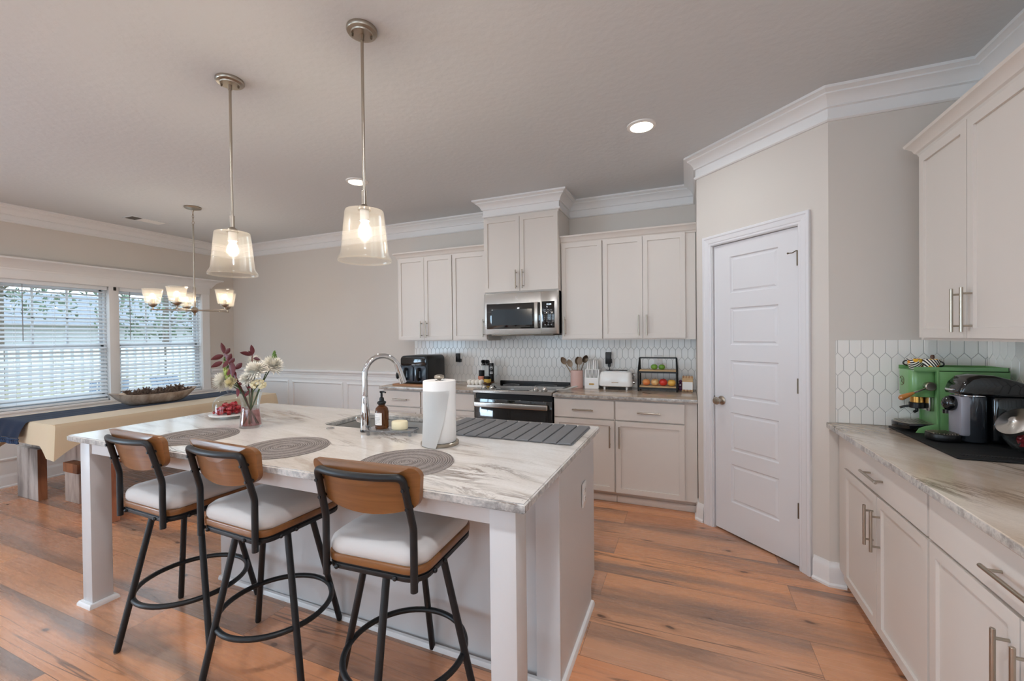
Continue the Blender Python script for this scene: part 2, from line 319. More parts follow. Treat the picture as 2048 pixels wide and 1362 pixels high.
# ------------------------------------------------------------------ mesh building
class B:
    def __init__(s): s.bm = bmesh.new()
    def _bev(s, geom_edges, bev, seg):
        if bev > 0: bmesh.ops.bevel(s.bm, geom=geom_edges, offset=bev, segments=seg, profile=0.5, affect='EDGES', clamp_overlap=True)
    def box(s, x0, x1, y0, y1, z0, z1, bev=0.0, seg=2, mtx=None):
        if x1 < x0: x0, x1 = x1, x0
        if y1 < y0: y0, y1 = y1, y0
        if z1 < z0: z0, z1 = z1, z0
        co = [(x0, y0, z0), (x1, y0, z0), (x1, y1, z0), (x0, y1, z0), (x0, y0, z1), (x1, y0, z1), (x1, y1, z1), (x0, y1, z1)]
        v = [s.bm.verts.new(mtx @ Vector(c) if mtx else c) for c in co]
        fs = [s.bm.faces.new([v[i] for i in f]) for f in ((0, 3, 2, 1), (4, 5, 6, 7), (0, 1, 5, 4), (1, 2, 6, 5), (2, 3, 7, 6), (3, 0, 4, 7))]
        if bev > 0: s._bev(list({e for f in fs for e in f.edges}), bev, seg)
        return s
    def prism(s, pts, a, b, fn=None, bev=0.0, seg=2):
        """outline pts (2D) extruded from a to b; fn(u,v,w)->xyz (default x,y,z)"""
        fn = fn or (lambda u, v, w: (u, v, w))
        lo = [s.bm.verts.new(fn(u, v, a)) for u, v in pts]; hi = [s.bm.verts.new(fn(u, v, b)) for u, v in pts]
        n = len(pts); fs = [s.bm.faces.new(lo[::-1]), s.bm.faces.new(hi)]
        for i in range(n): fs.append(s.bm.faces.new((lo[i], lo[(i + 1) % n], hi[(i + 1) % n], hi[i])))
        bmesh.ops.recalc_face_normals(s.bm, faces=fs)
        if bev > 0: s._bev(list(set(fs[0].edges) | set(fs[1].edges)), bev, seg)
        return s
    def lathe(s, prof, c=(0, 0, 0), seg=32, mtx=None, closed=False, sx=1.0, sy=1.0):
        rings = []
        for r, z in prof:
            if r < 1e-6: rings.append([s.bm.verts.new((c[0], c[1], c[2] + z))])
            else: rings.append([s.bm.verts.new((c[0] + r * sx * math.cos(2 * PI * i / seg), c[1] + r * sy * math.sin(2 * PI * i / seg), c[2] + z)) for i in range(seg)])
        new = [v for r in rings for v in r]
        pairs = list(zip(rings, rings[1:])) + ([(rings[-1], rings[0])] if closed else [])
        for a, b in pairs:
            for i in range(seg):
                j = (i + 1) % seg
                if len(a) == 1 and len(b) == 1: continue
                if len(a) == 1: s.bm.faces.new((a[0], b[j], b[i]))
                elif len(b) == 1: s.bm.faces.new((a[i], a[j], b[0]))
                else: s.bm.faces.new((a[i], a[j], b[j], b[i]))
        if mtx: bmesh.ops.transform(s.bm, matrix=mtx, verts=new)
        return s
    def cyl(s, p, q, r, seg=16, r2=None, bev=0.0):
        p, q = Vector(p), Vector(q); d = q - p; L = d.length
        mt = Matrix.Translation(p) @ d.to_track_quat('Z', 'Y').to_matrix().to_4x4()
        r2 = r if r2 is None else r2
        if bev: prof = [(0, 0), (r - bev, 0), (r, bev), (r2, L - bev), (r2 - bev, L), (0, L)]
        else: prof = [(0, 0), (r, 0), (r2, L), (0, L)]
        return s.lathe(prof, (0, 0, 0), seg, mt)
    def tube(s, pts, r, seg=12, closed=False, rad=None, flat=1.0):
        pts = [Vector(p) for p in pts]; n = len(pts); rings = []
        t0 = (pts[1] - pts[0]).normalized()
        up = Vector((0, 0, 1)) if abs(t0.z) < 0.9 else Vector((1, 0, 0))
        nrm = (up - t0 * up.dot(t0)).normalized()
        for i in range(n):
            if closed: t = (pts[(i + 1) % n] - pts[i - 1]).normalized()
            elif i == 0: t = t0
            elif i == n - 1: t = (pts[-1] - pts[-2]).normalized()
            else: t = ((pts[i + 1] - pts[i]).normalized() + (pts[i] - pts[i - 1]).normalized()).normalized()
            nrm = (nrm - t * nrm.dot(t)).normalized(); bn = t.cross(nrm)
            rr = rad[i] if rad else r
            rings.append([s.bm.verts.new(pts[i] + nrm * rr * math.cos(2 * PI * k / seg) + bn * rr * flat * math.sin(2 * PI * k / seg)) for k in range(seg)])
        m = n if closed else n - 1
        for i in range(m):
            a, b = rings[i], rings[(i + 1) % n]
            for k in range(seg): s.bm.faces.new((a[k], a[(k + 1) % seg], b[(k + 1) % seg], b[k]))
        if not closed: s.bm.faces.new(rings[0][::-1]); s.bm.faces.new(rings[-1])
        return s
    def ball(s, c, r, sx=1, sy=1, sz=1, u=16, v=10, mtx=None):
        mt = Matrix.Translation(c) @ (mtx or Matrix.Identity(4)) @ Matrix.Diagonal((sx, sy, sz, 1))
        bmesh.ops.create_uvsphere(s.bm, u_segments=u, v_segments=v, radius=r, matrix=mt); return s
    def sheet(s, fn, nu, nv, thick=0.0):
        """grid surface fn(u,v) for u,v in 0..1; thickness along normals later by solidify"""
        g = [[s.bm.verts.new(fn(i / nu, j / nv)) for j in range(nv + 1)] for i in range(nu + 1)]
        fs = [s.bm.faces.new((g[i][j], g[i + 1][j], g[i + 1][j + 1], g[i][j + 1])) for i in range(nu) for j in range(nv)]
        if thick: bmesh.ops.solidify(s.bm, geom=fs, thickness=thick)
        return s
    def sweep(s, path, prof, fn, closed=False, side=1, caps=True, only=None):
        """2D path, profile (offset, height); fn(u,v,h)->xyz; mitred corners; only=(i) emits one segment"""
        n = len(path); P = [Vector(p) for p in path]
        def nor(a, b): d = (b - a).normalized(); return Vector((d.y, -d.x)) * side
        rows = []
        for i in range(n):
            if closed: n1, n2 = nor(P[i - 1], P[i]), nor(P[i], P[(i + 1) % n])
            elif i == 0: n1 = n2 = nor(P[0], P[1])
            elif i == n - 1: n1 = n2 = nor(P[-2], P[-1])
            else: n1, n2 = nor(P[i - 1], P[i]), nor(P[i], P[i + 1])
            mi = (n1 + n2); mi = mi / max(0.2, (1 + n1.dot(n2)))
            rows.append([(P[i].x + mi.x * o, P[i].y + mi.y * o, h) for o, h in prof])
        segs = range(n if closed else n - 1) if only is None else [only]
        for i in segs:
            a = [s.bm.verts.new(fn(*c)) for c in rows[i]]; b = [s.bm.verts.new(fn(*c)) for c in rows[(i + 1) % n]]
            m = len(prof); fs = []
            for k in range(m): fs.append(s.bm.faces.new((a[k], a[(k + 1) % m], b[(k + 1) % m], b[k])))
            if caps: fs.append(s.bm.faces.new(a)); fs.append(s.bm.faces.new(b[::-1]))
            bmesh.ops.recalc_face_normals(s.bm, faces=fs)
        return s
    def poly(s, pts): s.bm.faces.new([s.bm.verts.new(p) for p in pts]); return s
    def move(s, mtx): bmesh.ops.transform(s.bm, matrix=mtx, verts=s.bm.verts[:]); return s
    def out(s, name, mat, parent=None, ang=35, loc=None, label=None, recalc=False):
        if recalc: bmesh.ops.recalc_face_normals(s.bm, faces=s.bm.faces[:])
        me = bpy.data.meshes.new(name); s.bm.to_mesh(me); s.bm.free()
        me.materials.append(mat if not isinstance(mat, str) else M[mat])
        if ang:
            for p in me.polygons: p.use_smooth = True
            me.set_sharp_from_angle(angle=math.radians(ang))
        o = bpy.data.objects.new(name, me); COL.objects.link(o)
        if parent: o.parent = parent
        if loc: o.location = loc
        if label: o['label'] = label
        return o

def tag(o, label, cat, group=None, kind=None):
    o['label'] = label; o['category'] = cat
    if group: o['group'] = group
    if kind: o['kind'] = kind
    return o
def thing(name, label, cat, loc=(0, 0, 0), rz=0.0, group=None, kind=None):
    o = bpy.data.objects.new(name, None); COL.objects.link(o); o.empty_display_size = 0.1
    o.location = loc; o.rotation_euler = (0, 0, rz)
    return tag(o, label, cat, group, kind)
def dup(root, loc, rz=0.0, label=None, group=None, rot=None):
    def cp(o, parent):
        c = o.copy(); COL.objects.link(c)
        if parent: c.parent = parent
        for ch in KIDS.get(o.name, list(o.children)): cp(ch, c)
        return c
    r = cp(root, None); r.location = loc; r.rotation_euler = rot if rot else (0, 0, rz)
    if label: r['label'] = label
    if group: r['group'] = group
    return r
KIDS = {}
def text_part(name, body, size, mat, parent, mtx, align='CENTER', extrude=0.0004):
    cu = bpy.data.curves.new(name, 'FONT'); cu.body = body; cu.size = size; cu.align_x = align; cu.align_y = 'CENTER'; cu.extrude = extrude; cu.resolution_u = 2
    to = bpy.data.objects.new(name + '_curve', cu); COL.objects.link(to)
    dg = bpy.context.evaluated_depsgraph_get(); me = bpy.data.meshes.new_from_object(to.evaluated_get(dg))
    bpy.data.objects.remove(to); me.materials.clear(); me.materials.append(M[mat]); me.transform(mtx)
    o = bpy.data.objects.new(name, me); COL.objects.link(o); o.parent = parent
    return o
def rrect(x0, x1, y0, y1, r, n=6):
    pts = []
    for cx, cy, a0 in ((x1 - r, y1 - r, 0), (x0 + r, y1 - r, 90), (x0 + r, y0 + r, 180), (x1 - r, y0 + r, 270)):
        for i in range(n + 1):
            a = math.radians(a0 + 90 * i / n); pts.append((cx + r * math.cos(a), cy + r * math.sin(a)))
    return pts
def arc(cx, cy, r, a0, a1, n): return [(cx + r * math.cos(math.radians(a0 + (a1 - a0) * i / n)), cy + r * math.sin(math.radians(a0 + (a1 - a0) * i / n))) for i in range(n + 1)]
def fillet(pts, r, n=6):
    """round the inner corners of a 3D polyline"""
    P = [Vector(p) for p in pts]; out = [P[0]]
    for i in range(1, len(P) - 1):
        a, b, c = P[i - 1], P[i], P[i + 1]; d1 = (a - b).normalized(); d2 = (c - b).normalized()
        ang = d1.angle(d2)
        if ang > 3.1: out.append(b); continue
        t = min(r / math.tan(ang / 2), (a - b).length * 0.49, (c - b).length * 0.49)
        p, q = b + d1 * t, b + d2 * t
        for k in range(n + 1):
            u = k / n; out.append(p * (1 - u) ** 2 + b * 2 * u * (1 - u) + q * u * u)
    out.append(P[-1]); return out
# ------------------------------------------------------------------ the room
XL, XR, YW, YB, ZC = -6.121, 1.382, 4.155, -7.5, 2.743
PA, PB = Vector((0.070, 3.510)), Vector((0.727, 2.853))
PU = (PB - PA).normalized(); PN = Vector((-0.70711, -0.70711))
def PW(s, z, h): p = PA + PU * s + PN * h; return (p.x, p.y, z)
def struct(o, label, cat): return tag(o, label, cat, kind='structure')
NW = {}
struct(B().box(XL - 0.2, XR + 0.15, YB - 0.2, YW + 0.15, -0.12, 0).out('floor', 'floor', ang=0), 'orange-brown knotty plank floor across the whole room', 'floor')
struct(B().box(XL - 0.2, XR + 0.15, YB - 0.2, YW + 0.15, ZC, ZC + 0.12).out('ceiling', 'ceiling', ang=0), 'textured off-white flat ceiling over kitchen and dining area', 'ceiling')
WX = XL - 0.16
b = B()
WIN = (1.82, 3.715, 0.735, 2.04); SIDE = (-3.0, -0.8, 0.45, 2.2)
for y0, y1, z0, z1 in ((YB, SIDE[0], 0, ZC), (SIDE[0], SIDE[1], 0, SIDE[2]), (SIDE[0], SIDE[1], SIDE[3], ZC), (SIDE[1], WIN[0], 0, ZC), (WIN[0], WIN[1], 0, WIN[2]), (WIN[0], WIN[1], WIN[3], ZC), (WIN[1], YW, 0, ZC)):
    b.box(WX, XL, y0, y1, z0, z1)
struct(b.out('wall_left', 'wall', ang=0), 'beige dining wall with the wide double window', 'wall')
struct(B().box(WX, PA.x, YW, YW + 0.15, 0, ZC).out('wall_back', 'wall', ang=0), 'beige back wall behind the stove cabinets and wainscot', 'wall')
b = B(); RW = ((-5.2, -2.5, 0.2, 2.4), (-1.9, 0.8, 0.2, 2.4))
xs = [WX]
for x0, x1, z0, z1 in RW:
    b.box(xs[-1], x0, YB - 0.15, YB, 0, ZC); b.box(x0, x1, YB - 0.15, YB, 0, z0); b.box(x0, x1, YB - 0.15, YB, z1, ZC); xs.append(x1)
b.box(xs[-1], XR, YB - 0.15, YB, 0, ZC)
struct(b.out('wall_front', 'wall', ang=0), 'beige living-side wall behind the viewer', 'wall')
struct(B().box(XR, XR + 0.15, YB, PB.y, 0, ZC).out('wall_right', 'wall', ang=0), 'beige right wall behind the coffee counter', 'wall')
b = B(); T = -0.11
def pbox(b, s0, s1, z0, z1, h0, h1, bev=0):
    pts = [(s0, h0), (s1, h0), (s1, h1), (s0, h1)]
    return b.prism(pts, z0, z1, lambda u, v, w: PW(u, w, v), bev)
SL = (PB - PA).length
pbox(b, 0, 0.128, 0, ZC, 0, T); pbox(b, 0.774, SL, 0, ZC, 0, T); pbox(b, 0.128, 0.774, 2.056, ZC, 0, T)
struct(b.out('wall_pantry', 'wall', ang=0), 'beige angled wall around the white pantry door', 'wall')
struct(B().box(PA.x, PA.x + 0.11, PA.y, YW, 0, ZC).out('wall_pantry_side', 'wall', ang=0), 'short beige return wall beside the stove cabinets', 'wall')
struct(B().box(PB.x, XR, PB.y, PB.y + 0.11, 0, ZC).out('wall_corner', 'wall', ang=0), 'shaded beige wall at the end of the coffee counter', 'wall')
# closet behind the pantry door, so that nothing leaks in
struct(B().box(XR, XR + 0.15, PB.y, YW + 0.15, 0, ZC).box(PA.x, XR, YW, YW + 0.15, 0, ZC).out('wall_closet', 'wall', ang=0), 'plain closet walls inside the pantry', 'wall')

# crown mouldings, mitred wall by wall
crown = [(0, -0.163), (0.010, -0.163), (0.018, -0.156), (0.018, -0.146), (0.006, -0.141), (0.006, -0.092), (0.020, -0.088), (0.020, -0.080), (0.030, -0.060), (0.048, -0.042), (0.064, -0.034), (0.064, -0.026), (0.078, -0.018), (0.090, -0.015), (0.090, 0), (0, 0)]
cpath = [(XL, YB), (XL, YW), (-1.852, YW), (-1.852, 3.773), (-1.088, 3.773), (-1.088, YW), (PA.x, YW), tuple(PA), tuple(PB), (XR, PB.y), (XR, YB)]
clab = ['dining wall above the double window', 'back wall left of the tall cabinet', None, 'front of the tall cabinet over the microwave', 'right side of the tall cabinet over the microwave', 'back wall right of the tall cabinet', 'short return wall beside the pantry', 'angled wall above the pantry door', 'shaded wall at the end of the coffee counter', 'right wall above the coffee cabinets']
tn = 0
for i, lb in enumerate(clab):
    tn += 1
    o = B().sweep(cpath, crown, lambda x, y, h: (x, y, ZC + h), side=1, only=i).out('trim_%d' % tn, 'trim', ang=25)
    struct(o, 'white crown moulding on ' + (lb or 'left side of the tall cabinet'), 'moulding')
# baseboards
basep = [(0, 0), (0.026, 0), (0.026, 0.012), (0.016, 0.02), (0.015, 0.098), (0.012, 0.112), (0.007, 0.120), (0.005, 0.134), (0, 0.134)]
def base_run(name, path, label):
    struct(B().sweep(path, basep, lambda x, y, h: (x, y, h), side=1).out(name, 'trim', ang=25), label, 'baseboard')
base_run('baseboard_left', [(XL, YB), (XL, YW), (-2.94, YW)], 'white baseboard along the dining wall and wainscot')
def pw2(s): p = PA + PU * s; return (p.x, p.y)
base_run('baseboard_pantry', [(PA.x, 3.60), tuple(PA), pw2(0.058)], 'short white baseboard left of the pantry door')
base_run('baseboard_corner', [pw2(0.846), tuple(PB), (0.80, PB.y)], 'white baseboard turning the corner right of the pantry door')
base_run('baseboard_front', [(-2.45, YB), (-1.95, YB)], 'white baseboard on the living-side wall')
# wainscot
wn_ = B().box(XL, -2.935, YW - 0.006, YW, 0, 0.985)
rail = [(0, 0.876), (0.010, 0.876), (0.012, 0.893), (0.004, 0.900), (0.004, 0.935), (0.018, 0.942), (0.022, 0.962), (0.034, 0.970), (0.040, 0.980), (0.040, 1.004), (0.008, 1.008), (0, 1.008)]
wn_.box(XL, XL + 0.006, YB, YW, 0, 0.72)
struct(wn_.out('trim_12', 'trim', ang=0), 'flat white wainscot board below the chair rail', 'wainscot')
o = B().sweep([(XL, 3.82), (XL, YW), (-2.955, YW)], rail, lambda x, y, h: (x, y, h), side=1).out('trim_13', 'trim', ang=25)
struct(o, 'white chair rail moulding on the back wall left of the counter', 'moulding')
fr = [(-0.014, 0), (-0.014, 0.006), (-0.006, 0.014), (0.004, 0.012), (0.014, 0.008), (0.014, 0)]
b = B()
for x0, x1 in ((-5.93, -5.03), (-4.93, -4.07), (-3.98, -3.06)):
    b.sweep([(x0, 0.23), (x1, 0.23), (x1, 0.838), (x0, 0.838)], fr, lambda x, z, h: (x, YW - 0.006 - h, z), closed=True, caps=False)
for y0, y1 in ((1.72, 2.66), (2.86, 3.80), (0.72, 1.62), (-0.4, 0.6)):
    b.sweep([(y0, 0.27), (y1, 0.27), (y1, 0.60), (y0, 0.60)], fr, lambda y, z, h: (XL + 0.006 + h, y, z), closed=True, caps=False)
struct(b.out('trim_14', 'trim', ang=20), 'white picture-frame mouldings on the wainscot', 'moulding')

# pantry door
d = thing('door_1', 'white five-panel pantry door in the angled wall', 'door', (0, 0, 0), kind='structure')
b = B()
SC_ = [0.146, 0.277, 0.628, 0.757]
ZR = [0.012, 0.232, 0.501, 0.596, 0.864, 0.963, 1.228, 1.335, 1.594, 1.695, 1.951, 2.046]
hf = -0.014
grid = [[b.bm.verts.new(PW(s, z, hf)) for z in ZR] for s in SC_]
pan = []
for i in range(3):
    for j in range(11):
        f = b.bm.faces.new((grid[i][j], grid[i + 1][j], grid[i + 1][j + 1], grid[i][j + 1]))
        if i == 1 and j % 2 == 1: pan.append(f)
bmesh.ops.recalc_face_normals(b.bm, faces=b.bm.faces[:])
if b.bm.faces[0].normal.dot(Vector((PN.x, PN.y, 0))) < 0: bmesh.ops.reverse_faces(b.bm, faces=b.bm.faces[:])
for th, dp in ((0.010, -0.009), (0.012, 0.0), (0.016, 0.006)):
    bmesh.ops.inset_individual(b.bm, faces=pan, thickness=th, depth=dp)
pbox(b, 0.146, 0.757, 0.012, 2.046, hf - 0.012, hf - 0.035)
b.out('door_slab', 'door', d, ang=25)
b = B(); pbox(b, 0.128, 0.142, 0, 2.056, 0.001, T); pbox(b, 0.760, 0.774, 0, 2.056, 0.001, T); pbox(b, 0.128, 0.774, 2.049, 2.056, 0.001, T)
pbox(b, 0.142, 0.152, 0, 2.049, -0.05, T); pbox(b, 0.750, 0.760, 0, 2.049, -0.05, T)
b.out('door_jamb', 'door', d, ang=0)
cas = [(0, 0), (0, 0.008), (0.006, 0.011), (0.016, 0.011), (0.020, 0.014), (0.048, 0.017), (0.054, 0.021), (0.066, 0.021), (0.070, 0.017), (0.070, 0)]
B().sweep([(0.136, 0), (0.136, 2.052), (0.766, 2.052), (0.766, 0)], cas, lambda s, z, h: PW(s, z, h), side=-1).out('door_casing', 'door', d, ang=25, recalc=True)
for k, z in enumerate((1.858, 1.097, 0.351)):
    b = B(); c0 = Vector(PW(0.7585, z - 0.045, 0.0)); b.cyl(c0, c0 + Vector((0, 0, 0.09)), 0.006, 12)
    pbox(b, 0.7490, 0.7585, z - 0.044, z + 0.044, -0.016, -0.005)
    if k == 0:
        p = Vector(PW(0.755, z + 0.045, 0.004)); q = Vector(PW(0.72, z + 0.032, 0.03)); b.tube([p, (p + q) / 2 + Vector((0, 0, -0.006)), q], 0.003, 8); b.ball(q, 0.006, u=8, v=6)
    b.out('hinge', 'dark_nickel', d)
b = B(); kc = Vector(PW(0.205, 0.937, hf)); mt = Matrix.Translation(kc) @ Vector((PN.x, PN.y, 0)).to_track_quat('Z', 'Y').to_matrix().to_4x4()
b.lathe([(0, 0), (0.031, 0), (0.032, 0.005), (0.026, 0.010), (0.013, 0.014), (0.011, 0.032), (0.014, 0.036), (0.026, 0.046), (0.028, 0.056), (0.022, 0.066), (0, 0.069)], seg=24, mtx=mt)
b.out('door_knob', 'nickel', d, label='round brushed nickel knob')
pbox(B(), 0.144, 0.1465, 0.91, 0.965, -0.030, -0.010).out('strike_plate', 'dark_nickel', d)

# windows of the dining wall
def window_unit(n, y0, y1, label, grid_cols=3):
    w = thing('window_%d' % n, label, 'window', (XL - 0.078, (y0 + y1) / 2, WIN[2]), kind='structure')
    hw = (y1 - y0) / 2; H = WIN[3] - WIN[2]; zm = 1.343 - WIN[2]
    b = B()
    for a in ((-hw, -hw + 0.02, 0, H), (hw - 0.02, hw, 0, H), (-hw, hw, 0, 0.04), (-hw, hw, H - 0.035, H)): b.box(-0.05, 0.015, a[0], a[1], a[2], a[3], 0.003)
    b.out('window_frame', 'vinyl', w)
    for nm, za, zb, xo in (('upper_sash', zm - 0.02, H - 0.035, -0.03), ('lower_sash', 0.04, zm + 0.022, -0.008)):
        b = B()
        ww = 0.030; fw = 0.02
        for a in ((-hw + fw, -hw + fw + ww, za, zb), (hw - fw - ww, hw - fw, za, zb), (-hw + fw, hw - fw, za, za + 0.04), (-hw + fw, hw - fw, zb - 0.04, zb)): b.box(xo - 0.016, xo + 0.012, a[0], a[1], a[2], a[3], 0.003)
        s = b.out(nm, 'vinyl', w)
        if nm == 'upper_sash':
            g = B()
            for c in range(1, grid_cols): yy = -hw + 0.05 + (2 * hw - 0.10) * c / grid_cols; g.box(xo - 0.006, xo + 0.006, yy - 0.009, yy + 0.009, za + ww, zb - ww)
            zz = (za + zb) / 2; g.box(xo - 0.006, xo + 0.006, -hw + 0.05, hw - 0.05, zz - 0.009, zz + 0.009)
            g.out('muntins', 'vinyl', s, ang=0)
        B().box(xo - 0.002, xo + 0.002, -hw + 0.045, hw - 0.045, za + 0.035, zb - 0.035).out('pane', 'pane', s, ang=0)
    return w
window_unit(1, 1.82, 2.715, 'left unit of the double window, nearest the picture edge')
window_unit(2, 2.805, 3.715, 'right unit of the double window, beside the room corner')
b = B(); b.box(XL - 0.11, XL + 0.012, 2.715, 2.805, WIN[2], WIN[3], 0.002)            # mullion post
flat = [(0, 0), (0, 0.016), (0.004, 0.019), (0.095, 0.019), (0.1, 0.015), (0.1, 0)]
b.sweep([(1.82, WIN[2]), (1.82, WIN[3] - 0.006)], flat, lambda y, z, h: (XL + h, y, z), side=-1); b.sweep([(3.715, WIN[3] - 0.006), (3.715, WIN[2])], flat, lambda y, z, h: (XL + h, y, z), side=-1)
for y in (1.82, 3.715): b.box(XL - 0.11, XL + 0.001, y - 0.004, y + 0.004, WIN[2], WIN[3])
b.box(XL - 0.11, XL + 0.03, 1.70, 3.835, WIN[2] - 0.025, WIN[2], 0.004); b.box(XL, XL + 0.018, 1.72, 3.815, WIN[2] - 0.10, WIN[2] - 0.025, 0.003)
struct(b.out('trim_15', 'trim', ang=25), 'white casing and sill around the double window', 'window casing')
b = B(); b.box(XL, XL + 0.022, 1.72, 3.816, WIN[3] - 0.008, 2.16, 0.002)
hc = [(0, 2.12), (0.028, 2.12), (0.030, 2.135), (0.040, 2.15), (0.062, 2.185), (0.090, 2.205), (0.110, 2.212), (0.125, 2.216), (0.125, 2.232), (0, 2.232)]
b.sweep([(XL, 1.72), (XL + 0.001, 1.72), (XL + 0.001, 3.816), (XL, 3.816)], hc, lambda x, y, h: (x, y, h), side=1)
struct(b.out('trim_16', 'trim', ang=25), 'white crowned header board over the double window', 'window header')

# blinds
def blind(y0, y1, wand_y, label):
    t = thing('window_blind', label, 'window blind', (XL - 0.034, (y0 + y1) / 2, WIN[2]), group='white slatted window blinds')
    hw = (y1 - y0) / 2 - 0.012; H = WIN[3] - WIN[2]
    B().box(-0.03, 0.03, -hw, hw, H - 0.05, H - 0.004, 0.003).out('headrail', 'blind', t)
    b = B(); n = 29; a = math.radians(23); z = 0.055
    for k in range(n):
        zc = 0.055 + (H - 0.13) * k / (n - 1); th = a + math.radians(rnd.uniform(-1.5, 1.5)) + (math.radians(7) if k < 9 else 0)
        mt = Matrix.Translation((0, 0, zc)) @ Matrix.Rotation(th, 4, 'Y')
        b.box(-0.0245, 0.0245, -hw, hw, -0.0014, 0.0014, mtx=mt)
    b.out('slats', 'blind', t, ang=0)
    B().box(-0.025, 0.025, -hw, hw, 0.001, 0.026, 0.004).out('bottom_rail', 'blind', t)
    b = B()
    for yy in (-hw + 0.15, 0.0, hw - 0.15):
        for xx in (-0.027, 0.027): b.cyl((xx, yy, 0.02), (xx, yy, H - 0.04), 0.0009, 5)
    b.out('ladder_cords', 'blind', t)
    B().cyl((0.034, wand_y, H - 0.62), (0.034, wand_y, H - 0.05), 0.0035, 8).out('tilt_wand', 'print_grey', t, label='thin grey tilt wand')
    return t
blind(1.82, 2.715, -0.235, 'white slatted blind on the left window unit, partly beyond the picture edge')
blind(2.805, 3.715, -0.345, 'white slatted blind on the window unit behind the chandelier')
tag(B().box(XL + 0.013, XL + 0.027, 2.752, 2.776, 1.99, 2.03, 0.004).out('alarm_sensor', 'black_plastic'), 'tiny dark sensor at the top of the post between the window units', 'sensor')

# windows behind the camera (their light is declared at the top)
def plain_window(n, x0, x1, z0, z1, horizontal, at, label):
    w = thing('window_%d' % n, label, 'window', (0, 0, 0), kind='structure')
    b = B(); g = B()
    def put(bb, u0, u1, v0, v1, d0, d1):
        if horizontal: bb.box(u0, u1, at - d1, at - d0, v0, v1)
        else: bb.box(at - d1, at - d0, u0, u1, v0, v1)
    m = (x0 + x1) / 2
    for u0, u1, v0, v1 in ((x0, x0 + 0.06, z0, z1), (x1 - 0.06, x1, z0, z1), (m - 0.04, m + 0.04, z0, z1), (x0, x1, z0, z0 + 0.06), (x0, x1, z1 - 0.06, z1)): put(b, u0, u1, v0, v1, 0.0, 0.08)
    b.out('window_frame', 'vinyl', w, ang=0)
    put(g, x0 + 0.05, x1 - 0.05, z0 + 0.05, z1 - 0.05, 0.03, 0.034); g.out('pane', 'pane', w, ang=0)
plain_window(3, *RW[0], True, YB, 'tall living-room window behind the viewer, left')
plain_window(4, *RW[1], True, YB, 'tall living-room window behind the viewer, right')
plain_window(5, *SIDE, False, XL, 'side window of the living area, left of the viewer')

# ceiling fittings
for i, (x, y) in enumerate(CANS):
    lb = ['recessed ceiling lamp right of the pendants, above the aisle', 'recessed ceiling lamp behind the nearer pendant rod', 'recessed ceiling lamp above the viewer', 'recessed ceiling lamp above the stools side', 'recessed ceiling lamp in the living area right', 'recessed ceiling lamp in the living area middle', 'recessed ceiling lamp near the dining table end', 'recessed ceiling lamp in the living area left', 'recessed ceiling lamp at the far living end, right', 'recessed ceiling lamp at the far living end, middle', 'recessed ceiling lamp at the far living end, left'][i]
    t = thing('recessed_ceiling_lamp', lb, 'ceiling lamp', (x, y, ZC), group='recessed ceiling lamps')
    B().lathe([(0.066, -0.001), (0.070, -0.010), (0.090, -0.006), (0.092, 0), (0.066, 0)], seg=40, closed=True).out('lamp_rim', 'white_gloss', t)
    B().lathe([(0, -0.009), (0.068, -0.009), (0.068, -0.001), (0, -0.001)], seg=32).out('lamp_lens', 'lens', t)
t = thing('ceiling_vent', 'white slotted air vent in the ceiling by the dining wall', 'air vent', (-5.53, 2.80, ZC))
B().box(-0.085, 0.085, -0.18, 0.18, -0.006, 0, 0.002).out('vent_plate', 'ceiling', t)
b = B()
for k in range(7): b.box(-0.06 + 0.02 * k - 0.004, -0.06 + 0.02 * k + 0.004, -0.06, 0.15, -0.009, -0.005)
b.out('louvres', 'white_matte', t, ang=0)
B().box(-0.07, 0.07, -0.165, -0.075, -0.0075, -0.0055).out('vent_opening', 'vent_dark', t, ang=0)

for i, (x, y) in enumerate(UPL):  # made-up lamp bodies for the two added ceiling uplights
    t = thing('floor_lamp', ['slim black uplighter floor lamp in the living area, left behind the viewer', 'slim black uplighter floor lamp in the living area, right behind the viewer'][i], 'floor lamp', (x, y, 0), group='uplighter floor lamps')
    B().lathe([(0, 0), (0.14, 0), (0.14, 0.015), (0.02, 0.03), (0, 0.03)], seg=32).out('base', 'black_metal', t)
    B().cyl((0, 0, 0.025), (0, 0, 1.70), 0.012, 12).out('pole', 'black_metal', t)
    B().lathe([(0, 1.69), (0.06, 1.70), (0.16, 1.76), (0.185, 1.82), (0.18, 1.82), (0.155, 1.77), (0.05, 1.712), (0, 1.71)], seg=36).out('lamp_bowl', 'white_matte', t)

